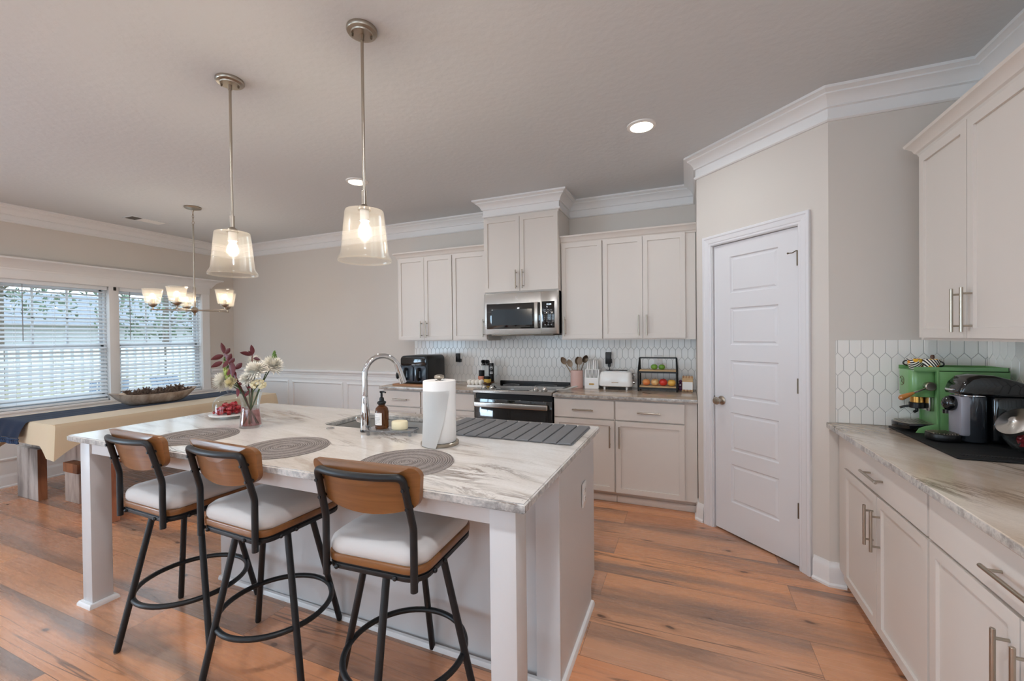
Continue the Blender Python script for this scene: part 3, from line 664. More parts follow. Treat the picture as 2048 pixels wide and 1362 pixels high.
# picket tile splashbacks
def hex_tiles(b, u0, u1, v0, v1, fn, uoff=0.0, voff=0.0, seed=1):
    r = random.Random(seed); W, S, Pk = 0.0525, 0.068, 0.0285; pitch = S + Pk; gap = 0.0012
    def clip(poly, ax, lim, sgn):
        out = []
        for i in range(len(poly)):
            a, c = poly[i], poly[(i + 1) % len(poly)]; da, dc = (a[ax] - lim) * sgn, (c[ax] - lim) * sgn
            if da >= 0: out.append(a)
            if da * dc < 0: k = da / (da - dc); out.append((a[0] + (c[0] - a[0]) * k, a[1] + (c[1] - a[1]) * k))
        return out
    rows = range(-1, int((v1 - v0) / pitch) + 3); cols = range(-1, int((u1 - u0) / W) + 3)
    for j in rows:
        for i in cols:
            cu = u0 + uoff + W * (i + 0.5 * (j % 2)); cv = v0 + voff + pitch * j
            w, h1, h2 = W / 2 - gap, S / 2 - gap * 0.3, S / 2 + Pk - gap
            P = [(cu + w, cv - h1), (cu + w, cv + h1), (cu, cv + h2), (cu - w, cv + h1), (cu - w, cv - h1), (cu, cv - h2)]
            for ax, lim, sg in ((0, u0, 1), (0, u1, -1), (1, v0, 1), (1, v1, -1)):
                if P: P = clip(P, ax, lim, sg)
            if len(P) < 3: continue
            mu = sum(p[0] for p in P) / len(P); mv = sum(p[1] for p in P) / len(P)
            tu, tv = r.uniform(-0.006, 0.006), r.uniform(-0.006, 0.006)
            lo = [b.bm.verts.new(fn(p[0], p[1], 0.002)) for p in P]
            hi = [b.bm.verts.new(fn(mu + (p[0] - mu) * 0.955, mv + (p[1] - mv) * 0.978, 0.0060 + tu * (p[0] - mu) + tv * (p[1] - mv))) for p in P]
            md = [b.bm.verts.new(fn(p[0], p[1], 0.0048)) for p in P]
            n = len(P); fs = [b.bm.faces.new(hi)]
            for k in range(n):
                fs.append(b.bm.faces.new((md[k], md[(k + 1) % n], hi[(k + 1) % n], hi[k]))); fs.append(b.bm.faces.new((lo[k], lo[(k + 1) % n], md[(k + 1) % n], md[k])))
            bmesh.ops.recalc_face_normals(b.bm, faces=fs)
def splash(name, u0, u1, v0, v1, fn, label, cat, uoff=0.0, voff=0.05, seed=1):
    t = thing(name, label, cat, kind='structure')
    g = B(); c = [fn(u0, v0, 0.0), fn(u1, v0, 0.0), fn(u1, v1, 0.0), fn(u0, v1, 0.0)]; e = [fn(u0, v0, 0.003), fn(u1, v0, 0.003), fn(u1, v1, 0.003), fn(u0, v1, 0.003)]
    lo = [g.bm.verts.new(p) for p in c]; hi = [g.bm.verts.new(p) for p in e]
    g.bm.faces.new(lo); g.bm.faces.new(hi)
    for k in range(4): g.bm.faces.new((lo[k], lo[(k + 1) % 4], hi[(k + 1) % 4], hi[k]))
    g.out('grout', 'grout', t, ang=0, recalc=True)
    b = B(); hex_tiles(b, u0, u1, v0, v1, fn, uoff, voff, seed); b.out('tiles', 'tile', t, ang=30)
splash('trim_17', -2.957, PA.x, 0.914, 1.43, lambda u, v, h: (u, YW - h, v), 'white picket-tile splashback behind the stove and toaster', 'tile splashback', 0.02, 0.035, 3)
splash('trim_18', 0.757, XR, 0.914, 1.370, lambda u, v, h: (u, PB.y - h, v), 'white picket-tile splashback panel behind the green coffee machine', 'tile splashback', 0.035, 0.035, 5)
splash('trim_19', -2.845, 0.4, 0.914, 1.372, lambda u, v, h: (XR - h, -u, v), 'white picket-tile splashback along the right wall', 'tile splashback', 0.01, 0.035, 9)
# ------------------------------------------------------------------ cabinets (local: x along the front, -y is the front, z up)
def shaker(x0, x1, z0, z1, yf, rail=0.057, flat=False):
    """door or drawer front, its face at y = yf (facing -y), 20 mm thick"""
    b = B(); bm = b.bm
    co = [(x0, yf, z0), (x1, yf, z0), (x1, yf, z1), (x0, yf, z1), (x0, yf + 0.019, z0), (x1, yf + 0.019, z0), (x1, yf + 0.019, z1), (x0, yf + 0.019, z1)]
    v = [bm.verts.new(c) for c in co]
    F = [bm.faces.new([v[i] for i in f]) for f in ((0, 1, 2, 3), (5, 4, 7, 6), (4, 0, 3, 7), (1, 5, 6, 2), (3, 2, 6, 7), (4, 5, 1, 0))]
    if not flat:
        bm.normal_update(); bmesh.ops.inset_individual(bm, faces=[F[0]], thickness=rail, depth=0)
        bm.normal_update(); bmesh.ops.inset_individual(bm, faces=[F[0]], thickness=0.0015, depth=-0.010)
    ed = [e for e in bm.edges if all(abs(w.co.y - yf) < 1e-6 and (abs(w.co.x - x0) < 1e-6 or abs(w.co.x - x1) < 1e-6 or abs(w.co.z - z0) < 1e-6 or abs(w.co.z - z1) < 1e-6) for w in e.verts) and (abs(e.verts[0].co.x - e.verts[1].co.x) < 1e-6 and abs(e.verts[0].co.x - x0) * abs(e.verts[0].co.x - x1) < 1e-9 or abs(e.verts[0].co.z - e.verts[1].co.z) < 1e-6 and abs(e.verts[0].co.z - z0) * abs(e.verts[0].co.z - z1) < 1e-9)]
    bmesh.ops.bevel(bm, geom=ed, offset=0.002, segments=2, affect='EDGES')
    return b
def bar_handle(p, vertical, yf, L=0.178):
    b = B(); a = Vector((0, 0, 1)) if vertical else Vector((1, 0, 0)); c = Vector((p[0], yf - 0.032, p[1]))
    b.cyl(c - a * L / 2, c + a * L / 2, 0.006, 14, bev=0.001)
    for s in (-1, 1):
        q = c + a * s * 0.064; b.cyl(q, q + Vector((0, 0.034, 0)), 0.0042, 10)
    return b
def add_front(kind, t, x0, x1, z0, z1, yf, hp, vertical, flat=False):
    f = shaker(x0, x1, z0, z1, yf, flat=flat).out(kind, 'cab', t, ang=30)
    if hp: bar_handle(hp, vertical, yf).out('handle', 'nickel', f)
    return f
G_ = 0.0035
def base_cab(name, label, loc, rz, w, depth, layout, left_filler=0.0, right_filler=0.0, group='white base cabinets'):
    """front face of the doors at y = 0 of the local frame; body behind it"""
    t = thing(name, label, 'cabinet', loc, rz, group)
    b = B(); b.box(0, w, 0.020, depth, 0.105, 0.882); b.box(0.0, w, 0.095, depth, 0.0, 0.105); b.box(0, w, 0.083, 0.095, 0, 0.058, 0.006); b.out('body', 'cab', t, ang=30)
    x0, x1 = left_filler + 0.006, w - right_filler - 0.006
    m = (x0 + x1) / 2
    add_front('drawer', t, x0, x1, 0.715, 0.866, 0.0, (m, 0.785), False, flat=True)
    if layout == 'L': add_front('door', t, x0, x1, 0.112, 0.703, 0, (x0 + 0.032, 0.574), True)
    elif layout == 'R': add_front('door', t, x0, x1, 0.112, 0.703, 0, (x1 - 0.032, 0.574), True)
    else:
        add_front('door', t, x0, m - G_ / 2, 0.112, 0.703, 0, (m - 0.036, 0.56), True); add_front('door', t, m + G_ / 2, x1, 0.112, 0.703, 0, (m + 0.036, 0.56), True)
    return t
YF = 3.545
BD = YW - YF - 0.008
base_cab('base_cabinet', 'white base cabinet with drawer under the black air fryer', (-2.935, YF, 0), 0, 0.47, BD, 'R')
base_cab('base_cabinet', 'white base cabinet with drawer between the air fryer cabinet and the stove', (-2.464, YF, 0), 0, 0.608, BD, '2')
base_cab('base_cabinet', 'white base cabinet with drawer directly right of the stove', (-1.084, YF, 0), 0, 0.524, BD, 'R')
base_cab('base_cabinet', 'white base cabinet with drawer under the fruit rack, next to the pantry', (-0.559, YF, 0), 0, 0.624, BD, 'L', right_filler=0.085)
# right run: faces -X
XF = 0.750
RD = XR - XF - 0.008
def rc(y): return (XF, y, 0)
base_cab('base_cabinet', 'white base cabinet under the green coffee machine, far end of the right run', rc(2.845), -PI / 2, 0.984, RD, '2', left_filler=0.135)
base_cab('base_cabinet', 'white base cabinet at the lower right picture edge, nearer of the right run', rc(1.860), -PI / 2, 0.86, RD, '2')
base_cab('base_cabinet', 'white base cabinet of the right run, beside the viewer', rc(0.998), -PI / 2, 0.86, RD, '2')
base_cab('base_cabinet', 'white base cabinet of the right run, behind the viewer', rc(0.136), -PI / 2, 0.5, RD, 'L')

def wall_cab(label, loc, rz, w, depth, z0, z1, doors, filler_r=0.0, filler_l=0.0, name='wall_cabinet', top_gap=0.06, hz=None):
    t = thing(name, label, 'cabinet', loc, rz, 'white wall cabinets')
    b = B(); b.box(0, w, 0.020, depth, z0, z1); b.out('body', 'cab', t, ang=0)
    x0, x1 = filler_l + 0.004, w - filler_r - 0.004; n = len(doors); dw = (x1 - x0) / n
    for k, side in enumerate(doors):
        a, c = x0 + dw * k + (G_ / 2 if k else 0), x0 + dw * (k + 1) - (G_ / 2 if k < n - 1 else 0)
        hx = a + 0.032 if side == 'l' else c - 0.032
        add_front('door', t, a, c, z0 + 0.012, z1 - top_gap, 0.0, (hx, (hz if hz else z0 + 0.125)), True)
    return t
UF = 3.825 - 0.0
UD = YW - UF - 0.002
wall_cab('white double-door wall cabinet above the air fryer, left end of the back wall', (-2.94, UF, 0), 0, 0.686, UD, 1.372, 2.30, 'rl', top_gap=0.035)
wall_cab('white single-door wall cabinet directly left of the microwave', (-2.253, UF, 0), 0, 0.400, UD, 1.372, 2.30, 'r', top_gap=0.035)
wall_cab('white single-door wall cabinet directly right of the microwave', (-1.086, UF, 0), 0, 0.382, UD, 1.372, 2.30, 'l', top_gap=0.035)
wall_cab('white double-door wall cabinet above the toaster, next to the pantry wall', (-0.703, UF, 0), 0, 0.768, UD, 1.372, 2.30, 'rl', filler_r=0.075, top_gap=0.035)
t = wall_cab('tall white double-door cabinet reaching the ceiling above the microwave', (-1.851, 3.755, 0), 0, 0.762, 0.40 - 0.002, 1.832, 2.742, 'rl', top_gap=0.185, hz=1.955)
UXF = 1.030
URD = XR - UXF - 0.002
for lb, y, n in (('white double-door wall cabinet above the green coffee machine', 2.662, 'rl'), ('white double-door wall cabinet above the right counter, beside the viewer', 1.876, 'rl'), ('white double-door wall cabinet above the right counter, behind the viewer', 1.090, 'rl')):
    wall_cab(lb, (UXF, y, 0), -PI / 2, 0.784, URD, 1.372, 2.30, n, top_gap=0.045, filler_l=(0.025 if y > 2.6 else 0))
ccr = [(0, 2.262), (0.006, 2.262), (0.010, 2.275), (0.018, 2.282), (0.024, 2.298), (0.040, 2.316), (0.046, 2.320), (0.050, 2.332), (0, 2.332)]
for path, lb in (([(-2.94, YW), (-2.94, UF + 0.018), (-1.853, UF + 0.018)], 'narrow ivory moulding along the wall cabinets left of the microwave'), ([(-1.087, UF + 0.018), (PA.x, UF + 0.018)], 'narrow ivory moulding along the wall cabinets right of the microwave'), ([(XR, 2.662), (UXF + 0.018, 2.662), (UXF + 0.018, 0.3)], 'narrow ivory moulding along the wall cabinets over the coffee counter')):
    tn += 1
    fl = [(x, y) for x, y in path]
    o = B().sweep(fl, ccr, lambda x, y, h: (x, y, h), side=1).out('trim_%d' % (tn + 9), 'cab', ang=25)
    struct(o, lb, 'moulding')

# ------------------------------------------------------------------ worktops
def slab(name, mat, outline, z0, z1, label, cat='worktop', bev=0.005):
    o = B().prism(outline, z0, z1, bev=bev, seg=3).out(name, mat, ang=40)
    return tag(o, label, cat, 'stone worktops')
slab('worktop', 'gran_b', [(-2.955, 3.515), (-1.856, 3.515), (-1.856, YW - 0.007), (-2.955, YW - 0.007)], 0.883, 0.914, 'veined stone worktop left of the stove, under the air fryer')
slab('worktop', 'gran_b', [(-1.082, 3.515), (PA.x - 0.002, 3.515), (PA.x - 0.002, YW - 0.007), (-1.082, YW - 0.007)], 0.883, 0.914, 'veined stone worktop right of the stove, under the toaster')
slab('worktop', 'gran_r', [(0.712, -0.35), (0.712, PB.y - 0.007), (XR - 0.007, PB.y - 0.007), (XR - 0.007, -0.35)], 0.883, 0.914, 'beige veined stone worktop along the right wall')

# ------------------------------------------------------------------ microwave
def build_microwave():
    t = thing('microwave', 'stainless over-range microwave hung under the tall cabinet', 'microwave', (-1.849, 3.755, 1.432))
    W, H = 0.758, 0.396
    B().box(0.004, W - 0.004, 0.022, 0.395, 0.004, H).out('body', 'black_plastic', t, ang=0)
    b = B(); b.prism([(0.0, 0.022), (0.0, 0.004), (0.008, -0.004), (0.592, -0.012), (0.592, 0.022)], 0.0, H, bev=0.002)
    d = b.out('door', 'steel', t, label='brushed steel door with dark window')
    B().box(0.032, 0.585, -0.0155, -0.006, 0.052, 0.296, 0.003).out('window', 'black_glass', d, label='dark reflective window')
    bb = B(); bb.box(0.085, 0.505, -0.0162, -0.0150, 0.088, 0.238, 0.0); bb.out('screen', pm_screen, d, ang=0)
    hb = B(); pts = [(0.532, -0.018), (0.532, -0.040), (0.540, -0.046), (0.566, -0.044), (0.570, -0.038), (0.570, -0.018)]
    hb.prism(pts, 0.056, 0.297, bev=0.002).out('handle', 'steel', d)
    b = B(); b.prism([(0.594, 0.022), (0.594, -0.012), (0.744, -0.006), (W, 0.004), (W, 0.022)], 0.0, H, bev=0.002)
    p = b.out('control_panel', 'steel', t)
    B().box(0.600, 0.722, -0.0135, -0.006, 0.056, 0.302, 0.002).out('keypad', 'black_gloss', p)
    def rot(x, z, y=-0.0138): return Matrix.Translation((x, y, z)) @ Matrix.Rotation(PI / 2, 4, 'X')
    text_part('clock_digits', '12:28', 0.022, 'display', p, rot(0.668, 0.274))
    rows = ['1 2 3', '4 5 6', '7 8 9', '0']
    for r in range(3):
        for c in range(3): B().box(0.622 + c * 0.030, 0.640 + c * 0.030, -0.0139, -0.0134, 0.222 - r * 0.016, 0.227 - r * 0.016).out('key_mark', 'print_grey', p, ang=0)
    for c in range(3): B().cyl((0.632 + c * 0.030, -0.0134, 0.085), (0.632 + c * 0.030, -0.0140, 0.085), 0.006, 10).out('key_mark', 'print_grey', p, ang=0)
    for r in range(4): B().box(0.696, 0.714, -0.0139, -0.0134, 0.163 - r * 0.016, 0.168 - r * 0.016).out('key_mark', 'print_grey', p, ang=0)
    for r, s in enumerate(rows):
        for c, ch in enumerate(s.split()): text_part('key_number', ch, 0.014, 'print_white', p, rot((0.628 + c * 0.022) if len(s) > 1 else 0.650, 0.166 - r * 0.016))
    # round script emblem on the top band
    e = B(); cx, cz, y = 0.345, 0.345, -0.0108
    ring = [(cx + 0.0145 * math.cos(2 * PI * k / 24), y, cz + 0.0145 * math.sin(2 * PI * k / 24)) for k in range(24)]
    e.tube(ring, 0.0010, 6, closed=True)
    e.tube([(cx - 0.002 + 0.0065 * math.cos(a), y, cz + 0.006 * math.sin(a)) for a in [0.6 + k * 0.42 for k in range(13)]], 0.0009, 6)
    e.tube([(cx - 0.001, y, cz - 0.001), (cx + 0.003, y, cz - 0.0005), (cx + 0.0025, y, cz - 0.008), (cx - 0.003, y, cz - 0.009)], 0.0009, 6)
    e.tube([(cx + 0.009, y, cz + 0.006), (cx + 0.005, y, cz + 0.003), (cx + 0.0075, y, cz), (cx + 0.005, y, cz - 0.004), (cx + 0.009, y, cz - 0.005)], 0.0008, 6)
    e.out('emblem', 'plate', d, label='small round script emblem')
    b = B(); b.box(0.06, W - 0.06, 0.03, 0.37, -0.012, 0.004, 0.004); b.box(0.1, 0.26, 0.05, 0.2, -0.016, -0.010, 0.002); b.box(0.5, 0.66, 0.05, 0.2, -0.016, -0.010, 0.002)
    b.out('underside_vent', 'dark_nickel', t)
pm_screen = pmat('microwave_screen', (44, 56, 64), 0.12, coat=0.6)
build_microwave()

# ------------------------------------------------------------------ stove
def build_stove():
    t = thing('stove', 'stainless slide-in electric stove with black glass cooktop', 'stove', (-1.850, 3.50, 0))
    W = 0.762
    b = B(); b.box(0.006, W - 0.006, 0.055, 0.64, 0.02, 0.895); b.box(0.03, W - 0.03, 0.08, 0.62, 0.0, 0.03); b.out('body', 'black_plastic', t, ang=0)
    B().box(-0.004, W + 0.004, 0.115, 0.615, 0.897, 0.922, 0.003).out('cooktop', 'black_glass', t, label='black glass cooktop')
    rg = B()
    for cx, cy, rr in ((0.19, 0.26, 0.105), (0.56, 0.26, 0.09), (0.19, 0.47, 0.08), (0.56, 0.47, 0.105)):
        rg.lathe([(rr, 0.9222), (rr + 0.0025, 0.9226), (rr + 0.004, 0.9222)], (cx, cy, 0), 36)
    rg.out('burner_rings', 'print_grey', t)
    b = B(); b.prism([(-0.0, 0.895), (-0.0, 0.915), (0.010, 0.925), (0.115, 0.928), (0.115, 0.895)], 0.0, W, lambda u, v, w: (w, u, v), bev=0.002)
    p = b.out('control_panel', 'steel', t, label='brushed steel front control strip')
    B().box(0.22, 0.54, 0.030, 0.105, 0.9262, 0.9292, 0.001).out('touch_display', 'black_gloss', p)
    db = B(); db.box(0.352, 0.382, 0.064, 0.071, 0.9290, 0.9296); db.out('lit_clock', 'display', p, ang=0)
    for x in (0.085, 0.165, 0.600, 0.680):
        k = B(); k.lathe([(0, 0), (0.027, 0), (0.027, 0.007), (0.022, 0.010), (0.019, 0.026), (0.015, 0.030), (0, 0.031)], (x, 0.060, 0.927), 24)
        k.box(x - 0.0035, x + 0.0035, 0.040, 0.080, 0.95, 0.962, 0.002)
        k.out('knob', 'steel', p)
    b = B(); b.box(0.004, W - 0.004, 0.020, 0.06, 0.205, 0.838, 0.004)
    d = b.out('oven_door', 'black_glass', t, label='black glass oven door')
    B().box(0.10, W - 0.10, 0.017, 0.022, 0.34, 0.66, 0.004).out('oven_window', 'black_gloss', d)
    hb = B(); hb.box(0.028, W - 0.028, -0.045, -0.018, 0.768, 0.815, 0.007, 3)
    for x in (0.06, W - 0.06): hb.box(x - 0.014, x + 0.014, -0.02, 0.022, 0.778, 0.806, 0.003)
    hb.out('oven_handle', 'steel', d, label='wide flat steel handle')
    b = B(); b.box(0.004, W - 0.004, 0.022, 0.06, 0.035, 0.195, 0.004); dr = b.out('storage_drawer', 'steel', t)
    B().box(0.0, W, 0.612, 0.645, 0.90, 0.945, 0.006, 3).out('rear_vent', 'black_plastic', t, label='raised black vent bar at the back')
build_stove()

# ------------------------------------------------------------------ island
def build_island():
    t = thing('kitchen_island', 'white kitchen island with square corner legs', 'kitchen island', (-1.745, 1.74, 0))
    ox, oy = 1.745, -1.74
    X0, X1, Y0, Y1 = -2.56, -0.492, 1.640, 2.262
    b = B(); b.box(X0 + ox, X1 + ox, Y0 + oy, Y1 + oy - 0.06, 0.0, 0.105); b.box(X0 + ox, X1 + ox - 0.001, Y0 + oy, Y1 + oy, 0.105, 0.69)
    b.box(X0 + ox, X1 + ox - 0.001, Y0 + oy, 1.79 + oy, 0.69, 0.882); b.box(X0 + ox, X1 + ox, 2.235 + oy, Y1 + oy, 0.69, 0.882); b.box(X0 + ox, -2.02 + ox, 1.79 + oy, 2.235 + oy, 0.69, 0.882); b.box(-1.1 + ox, X1 + ox - 0.001, 1.79 + oy, 2.235 + oy, 0.69, 0.882)
    b.out('body', 'island', t, ang=0)
    b = B()   # end panel with toe notch and stile at the front corner
    b.prism([(1.6402, 0), (2.20, 0), (2.20, 0.10), (2.215, 0.115), (2.285, 0.115), (2.285, 0.882), (1.6402, 0.882)], X1, X1 + 0.016, lambda u, v, w: (w + ox, u + oy, v), bev=0.0015)
    b.box(X1 + ox - 0.085, X1 + ox + 0.016, 1.618 + oy, 1.640 + oy, 0, 0.882, 0.0015)
    b.out('end_panel', 'island', t, ang=20)
    sh = [(0, 0), (0.018, 0), (0.017, 0.010), (0.012, 0.020), (0, 0.022)]
    B().sweep([(X0 + ox, 1.638 + oy), (X1 + 0.016 + ox, 1.638 + oy - 0.02), (X1 + 0.016 + ox, 2.2 + oy)], sh, lambda x, y, h: (x, y, h), side=1).out('base_moulding', 'trim', t, ang=30)
    for (lx, ly) in ((-3.005, 1.200), (-0.582, 1.200)):
        g = B().box(lx + ox, lx + 0.09 + ox, ly + oy, ly + 0.09 + oy, 0, 0.882, 0.002).out('leg', 'island', t)
        B().sweep([(lx + ox, ly + oy), (lx + ox, ly + 0.09 + oy), (lx + 0.09 + ox, ly + 0.09 + oy), (lx + 0.09 + ox, ly + oy)], [(0, 0), (0.020, 0), (0.019, 0.012), (0.013, 0.022), (0, 0.024)], lambda x, y, h: (x, y, h), closed=True, side=-1).out('foot_moulding', 'trim', g, ang=30)
    b = B(); b.box(-2.915 + ox, -0.582 + ox, 1.208 + oy, 1.228 + oy, 0.815, 0.882, 0.0015); b.box(-0.512 + ox, -0.494 + ox, 1.29 + oy, 1.62 + oy, 0.862, 0.882); b.box(-3.0 + ox, -2.98 + ox, 1.29 + oy, 2.25 + oy, 0.815, 0.882)
    b.out('apron', 'island', t, ang=0)
    for i, (x0, x1) in enumerate(((-2.55, -2.03), (-2.02, -1.1), (-1.09, -0.50))):
        f = B().box(x0 + ox, x1 + ox, Y1 + oy, Y1 + 0.02 + oy, 0.115, 0.87, 0.002).out('door', 'island', t)
        B().cyl((x1 - 0.04 + ox, Y1 + 0.052 + oy, 0.60), (x1 - 0.04 + ox, Y1 + 0.052 + oy, 0.76), 0.006, 12).cyl((x1 - 0.04 + ox, Y1 + 0.02 + oy, 0.63), (x1 - 0.04 + ox, Y1 + 0.052 + oy, 0.63), 0.004, 8).cyl((x1 - 0.04 + ox, Y1 + 0.02 + oy, 0.73), (x1 - 0.04 + ox, Y1 + 0.052 + oy, 0.73), 0.004, 8).out('handle', 'nickel', f)
build_island()
def build_island_top():
    x0, x1, y0, y1 = -3.036, -0.446, 1.160, 2.312
    hx0, hx1, hy0, hy1 = -1.965, -1.19, 1.835, 2.205
    hole = rrect(hx0, hx1, hy0, hy1, 0.06, 6); cx, cy = (hx0 + hx1) / 2, (hy0 + hy1) / 2
    outer = []
    n = len(hole)
    corners = [(x1, y1), (x0, y1), (x0, y0), (x1, y0)]
    rr = 0.008
    for i, p in enumerate(hole):
        c = corners[i // 7]; k = i % 7
        if k == 3: outer.append(c)
        elif (i // 7) == 0: outer.append((x1, y1 - 0.02 * (3 - k)) if k < 3 else (x1 - 0.02 * (k - 3), y1))
        elif (i // 7) == 1: outer.append((x0 + 0.02 * (3 - k), y1) if k < 3 else (x0, y1 - 0.02 * (k - 3)))
        elif (i // 7) == 2: outer.append((x0, y0 + 0.02 * (3 - k)) if k < 3 else (x0 + 0.02 * (k - 3), y0))
        else: outer.append((x1 - 0.02 * (3 - k), y0) if k < 3 else (x1, y0 + 0.02 * (k - 3)))
    b = B(); bm = b.bm; V = {}
    for nm, pts in (('h', hole), ('o', outer)):
        for z in (0.883, 0.914): V[nm, z] = [bm.verts.new((p[0], p[1], z)) for p in pts]
    ring = []
    for i in range(n):
        j = (i + 1) % n
        bm.faces.new((V['o', 0.914][i], V['o', 0.914][j], V['h', 0.914][j], V['h', 0.914][i]))
        bm.faces.new((V['o', 0.883][j], V['o', 0.883][i], V['h', 0.883][i], V['h', 0.883][j]))
        bm.faces.new((V['o', 0.883][i], V['o', 0.883][j], V['o', 0.914][j], V['o', 0.914][i]))
        bm.faces.new((V['h', 0.883][j], V['h', 0.883][i], V['h', 0.914][i], V['h', 0.914][j]))
    ed = [e for e in bm.edges if len({round(v.co.z, 4) for v in e.verts}) == 1 and any(abs(f.normal.z) < 0.5 for f in e.link_faces)]
    bm.normal_update()
    ed = [e for e in bm.edges if abs(e.verts[0].co.z - e.verts[1].co.z) < 1e-6 and len(e.link_faces) == 2 and abs(e.link_faces[0].normal.z) + abs(e.link_faces[1].normal.z) < 1.5]
    bmesh.ops.bevel(bm, geom=ed, offset=0.005, segments=3, affect='EDGES')
    tag(b.out('worktop', 'gran_i', ang=40, recalc=True), 'large pale veined stone island worktop with sink cut-out', 'worktop', 'stone worktops')
    t = thing('kitchen_sink', 'stainless undermount sink set in the island worktop', 'sink', (cx, cy, 0.883))
    b = B(); o = rrect(-0.40, 0.40, -0.198, 0.198, 0.06, 6); i2 = rrect(-0.385, 0.385, -0.183, 0.183, 0.06, 6); i3 = rrect(-0.36, 0.36, -0.16, 0.16, 0.05, 6)
    loops = [[b.bm.verts.new((p[0], p[1], z)) for p in q] for q, z in ((o, -0.001), (i2, -0.001), (i2, -0.15), (i3, -0.175))]
    for a, c in zip(loops, loops[1:]):
        for k in range(len(a)): b.bm.faces.new((a[k], a[(k + 1) % len(a)], c[(k + 1) % len(a)], c[k]))
    b.bm.faces.new(loops[-1])
    b.out('basin', pmat('satin_sink_steel', (186, 184, 180), 0.5, 0.5), t, recalc=True)
    B().lathe([(0, -0.172), (0.03, -0.172), (0.04, -0.174), (0.042, -0.175)], seg=24).out('drain', 'chrome', t)
build_island_top()
def outlet(label, loc, rz, kind='outlet', group='white wall outlets', horizontal=False):
    t = thing('wall_outlet', label, 'wall outlet', loc, rz, group)
    b = B().box(-0.036, 0.036, -0.006, 0.0, -0.058, 0.058, 0.002)
    if horizontal: b.move(Matrix.Rotation(PI / 2, 4, 'Y'))
    b.out('cover_plate', 'plate', t)
    for s in (-1, 1):
        r = B(); r.prism(rrect(-0.017, 0.017, -0.014, 0.014, 0.009, 4), 0, 0.002, lambda u, v, w: (u, -0.006 - w, v + s * 0.0205), 0.0005)
        rr = r.out('receptacle', 'plate', t)
        q = B()
        for dx in (-0.006, 0.006): q.box(dx - 0.001, dx + 0.001, -0.0085, -0.0079, s * 0.0205, s * 0.0205 + 0.008)
        q.cyl((0, -0.0079, s * 0.0205 - 0.006), (0, -0.0085, s * 0.0205 - 0.006), 0.002, 8); q.out('slots', 'dark', rr, ang=0)
outlet('white outlet on the end panel of the island', (-0.474, 2.035, 0.638), PI / 2)
outlet('white outlet on the tile behind the air fryer, black plug in its top socket', (-2.352, YW - 0.0062, 1.15), 0)
outlet('white outlet on the tile behind the toaster, black adapter in it', (-0.700, YW - 0.0062, 1.17), 0)
outlet('white outlet on the tile seen through the fruit rack', (-0.252, YW - 0.0062, 1.165), 0)
t = thing('plug_adapter', 'small black plug in the outlet left of the stove', 'plug', (-2.362, YW - 0.0145, 1.18))
B().box(-0.022, 0.018, -0.035, 0.0, -0.045, 0.050, 0.004).out('housing', 'black_plastic', t); B().box(0.016, 0.040, -0.03, -0.005, -0.045, -0.01, 0.004).out('side_plug', 'black_plastic', t)
t = thing('plug_adapter', 'black power adapter plugged in above the toaster', 'plug', (-0.706, YW - 0.0145, 1.195))
B().box(-0.026, 0.026, -0.04, 0.0, -0.058, 0.055, 0.005).out('housing', 'black_plastic', t)
B().box(0.022, 0.034, -0.034, -0.006, -0.05, -0.01, 0.003).box(-0.004, 0.022, -0.03, -0.01, -0.085, -0.058, 0.003).out('side_plug', 'black_plastic', t)
B().tube(fillet([(0.008, -0.02, -0.08), (0.012, -0.022, -0.11), (0.035, -0.024, -0.15), (0.075, -0.02, -0.185), (0.10, -0.015, -0.27)], 0.03), 0.0035, 8).out('cord', 'black_plastic', t)
